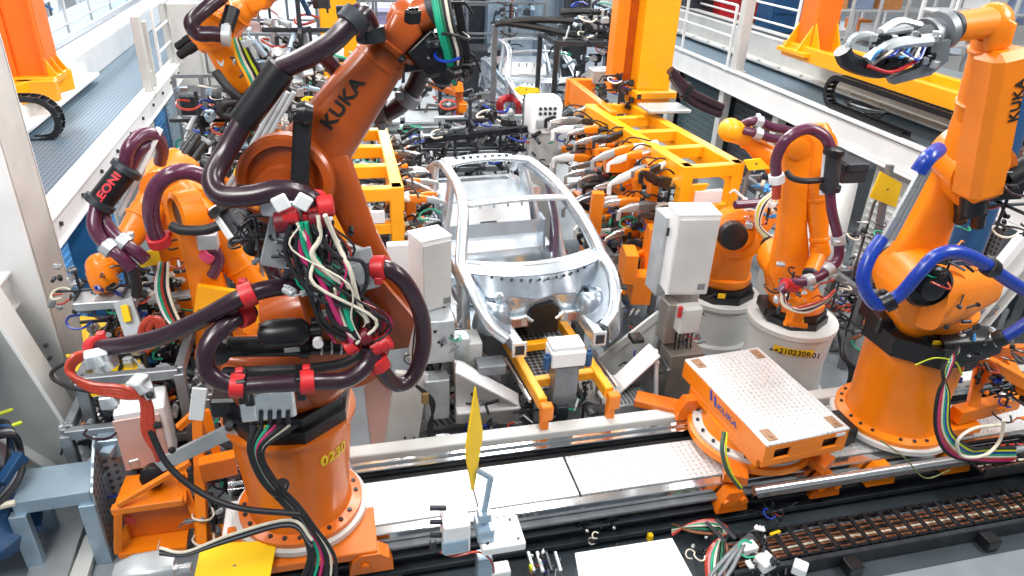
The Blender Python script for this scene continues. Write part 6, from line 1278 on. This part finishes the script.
# clear blue screen panels hanging on the outer fence at right
t = Thing('cable_pole', 'thin white pole with cable behind the right robot forearm', 'pole', P(950, 150, y=7.5))
t.add('pole', MB().cyl((P(985, 60, y=7.8).x, 7.8, P(985, 60, y=7.8).z), (P(960, 140, y=7.8).x, 7.8, 0), .04, n=10), WHT); t.add('cable', MB().tube([P(990, 60, y=7.7), P(978, 100, y=7.7), P(962, 145, y=7.7)], .03, 8), LGR)
t = Thing('coat_rack_panel', 'dark blue curtain strip behind the right robot at right picture edge', 'curtain', P(1022, 90, y=6.5)); 
b = MB(); c = P(1028, 80, y=6.0); b.limb((c.x, 6.0, 0.2), (c.x, 6.0, c.z + .4), Y_, [(0, .16, .12), (.5, .18, .14), (1, .14, .1)], 3); t.add('curtain', b, BLD)
# dense tooling around the far left robot
t = Thing('clamping_table', 'grey clamping table crowded with black valves under the far left robot', 'table', P(150, 320, z=.0))
b = MB(); b.bar(P(78, 300, y=6.4), P(140, 296, y=6.4), .3, .08); b.bar(P(123, 300, y=6.2), P(140, 350, y=6.0), .16, .05, up=(0, -1, .6)); b.bar(P(150, 300, y=6.4), P(200, 292, y=6.3), .12, .04); t.add('table_arm', b, LGR)
t.add('yellow_label', MB().bar(P(124, 305, y=6.12), P(128, 322, y=6.06), .06, .03, up=(0, -1, .6)), YEL)
for k, (px, py, s_, pal_) in enumerate([(110, 320, .32, [DGR, BLK, MGR, BLK]), (150, 315, .3, [DGR, BLK, MGR, LGR]), (128, 285, .28, [DGR, BLK, MGR, BLU]), (175, 300, .3, [WHT, LGR, DGR, BLK, CRE]), (170, 335, .28, [DGR, BLK, BLD, LGR]), (195, 270, .24, [LGR, BLK, DGR, WHT]), (80, 290, .25, [LGR, MGR, BLK]), (215, 345, .25, [BLK, DGR, BLK]), (120, 350, .25, [LGR, DGR])]):
    gear(t, P(px, py, y=6.5), s_, 700 + k, pal_, 20)
for k in range(5): t.add('cable', MB().tube([P(160 + k * 2, 262, y=6.2), P(156 + k * 3, 290, y=6.1), P(166 + k * 3, 318, y=6.05), P(180 + k * 2, 330, y=6.0)], .014, 7), [WHT, TEAL, RHO, BLR, CRE][k])
for k in range(2): t.add('hose', MB().tube([P(140 + k * 6, 350, y=6.0), P(142 + k * 7, 328, y=6.0), P(152 + k * 5, 318, y=6.0), P(162 + k * 4, 330, y=6.0)], .03, 8), RHO)
t.add('leg', MB().box((P(150, 320, y=6.6).x, 6.6, .4), .3, .3, .8), DGR)
# more tooling between the rear left robot and foreground forearm
t = Thing('valve_rack', 'crowded rack of grey valves and pipes left of the raised forearm', 'valve rack', P(250, 120, y=9) * 1)
t.o.location.z = 0; t.org.z = 0
b = MB(); 
for px in (228, 262, 296): q = P(px, 120, y=8.2); b.box((q.x, 8.3, 1.2), .08, .08, 2.4)
t.add('post', b, MGR)
for k, (px, py, s_, pal_) in enumerate([(235, 120, .4, [DGR, BLK, MGR]), (262, 115, .4, MX), (290, 112, .4, [LGR, DGR, BLK, WHT]), (250, 150, .4, [DGR, BLK, MGR, ORG]), (300, 30, .5, [BLD, BLK, DGR, LGR]), (312, 60, .45, [LGR, BLK, DGR, WHT]), (280, 70, .45, [BGM, LGR, DGR]), (225, 155, .35, [BLK, DGR, MGR]), (200, 120, .4, [BGM, LGR, DGR])]):
    gear(t, P(px, py, y=8.6), s_, 730 + k, pal_, 18)
b = MB()
for x0_, x1_ in ((232, 288), (238, 294), (226, 282)): b.cyl(P(x0_, 190, y=6.2), P(x1_, 92, y=6.2), .02, n=8)
t2 = Thing('support_rods', 'three parallel grey rods running beside the black hose sleeve', 'rods', P(232, 190, y=6.2)); t2.add('rod', b, LGR)
# tooling hanging round the rear conveyor
t = Thing('line_tooling', 'dark tooling clutter around the conveyor behind the car roof', 'tooling', (1.8, 11, 0))
for k, (px, py, s_, pal_) in enumerate([(455, 150, .45, [BLK, DGR, MGR]), (500, 148, .45, [BLK, DGR, BLK, LGR]), (530, 150, .4, [BLK, DGR]), (420, 150, .4, [BLK, WHT, DGR]), (470, 120, .5, [BLK, DGR, MGR]), (420, 30, .6, [BLK, DGR, PIN])]):
    gear(t, P(px, py, y=11.2 + (k > 4) * 3), s_, 760 + k, pal_, 22)
for z in (.9, 1.15): t.add('frame_beam', MB().bar(P(425, 140, y=11) * 1, P(535, 128, y=11.2), .1, .1), DGR)
t.add('leg', MB().box((1.2, 11.1, .4), .2, .2, .8), DGR)
# ------------------------------------------------------------------ light
sc = bpy.context.scene
w = bpy.data.worlds.new('world'); sc.world = w; w.use_nodes = True; bg = w.node_tree.nodes['Background']
bg.inputs['Color'].default_value = (.86, .93, 1.0, 1); bg.inputs['Strength'].default_value = .34
def lamp(x, y, z, sx, sy, e, tgt=None, col=(1, .98, .95)):
    d = bpy.data.lights.new('ceiling_and_key_light', 'AREA'); d.shape = 'RECTANGLE'; d.size = sx; d.size_y = sy; d.energy = e; d.color = col
    o = bpy.data.objects.new('ceiling_and_key_light', d); C.objects.link(o); o.location = (x, y, z)
    if tgt: o.rotation_euler = (V(tgt) - V((x, y, z))).to_track_quat('-Z', 'Y').to_euler()
for x in (-5, 2, 9):
    for y in (3, 9, 16, 24): lamp(x, y, 9.5, 1.2, 4.5, 420)
lamp(3, 13, 9, 3, 3, 900, (2, 6.5, 0)); lamp(-3, 1, 8, 3, 2, 500, (1, 5, 1)); lamp(9, 2, 8, 3, 2, 500, (5, 6, 1))  # tilted key lamps added for contrast, not ceiling fixtures
for x in (-12, 0, 12, 22): lamp(x, 36, 9.5, 6, 8, 3200, None, (.86, .92, 1))
vs = sc.view_settings; vs.view_transform = 'Standard'; vs.look = 'None'; vs.gamma = 1; vs.exposure = -0.38; vs.use_curve_mapping = False
sc.display_settings.display_device = 'sRGB'
sc.cycles.use_denoising = True
# things of a kind share a group
_n = {}
for o in bpy.data.objects:
    if 'label' in o.keys() and 'category' in o.keys(): _n.setdefault(o.name.split('.')[0], []).append(o)
for k, v in _n.items():
    if len(v) > 1:
        for o in v:
            if 'group' not in o.keys(): o['group'] = k.replace('_', ' ') + 's in the work cell'
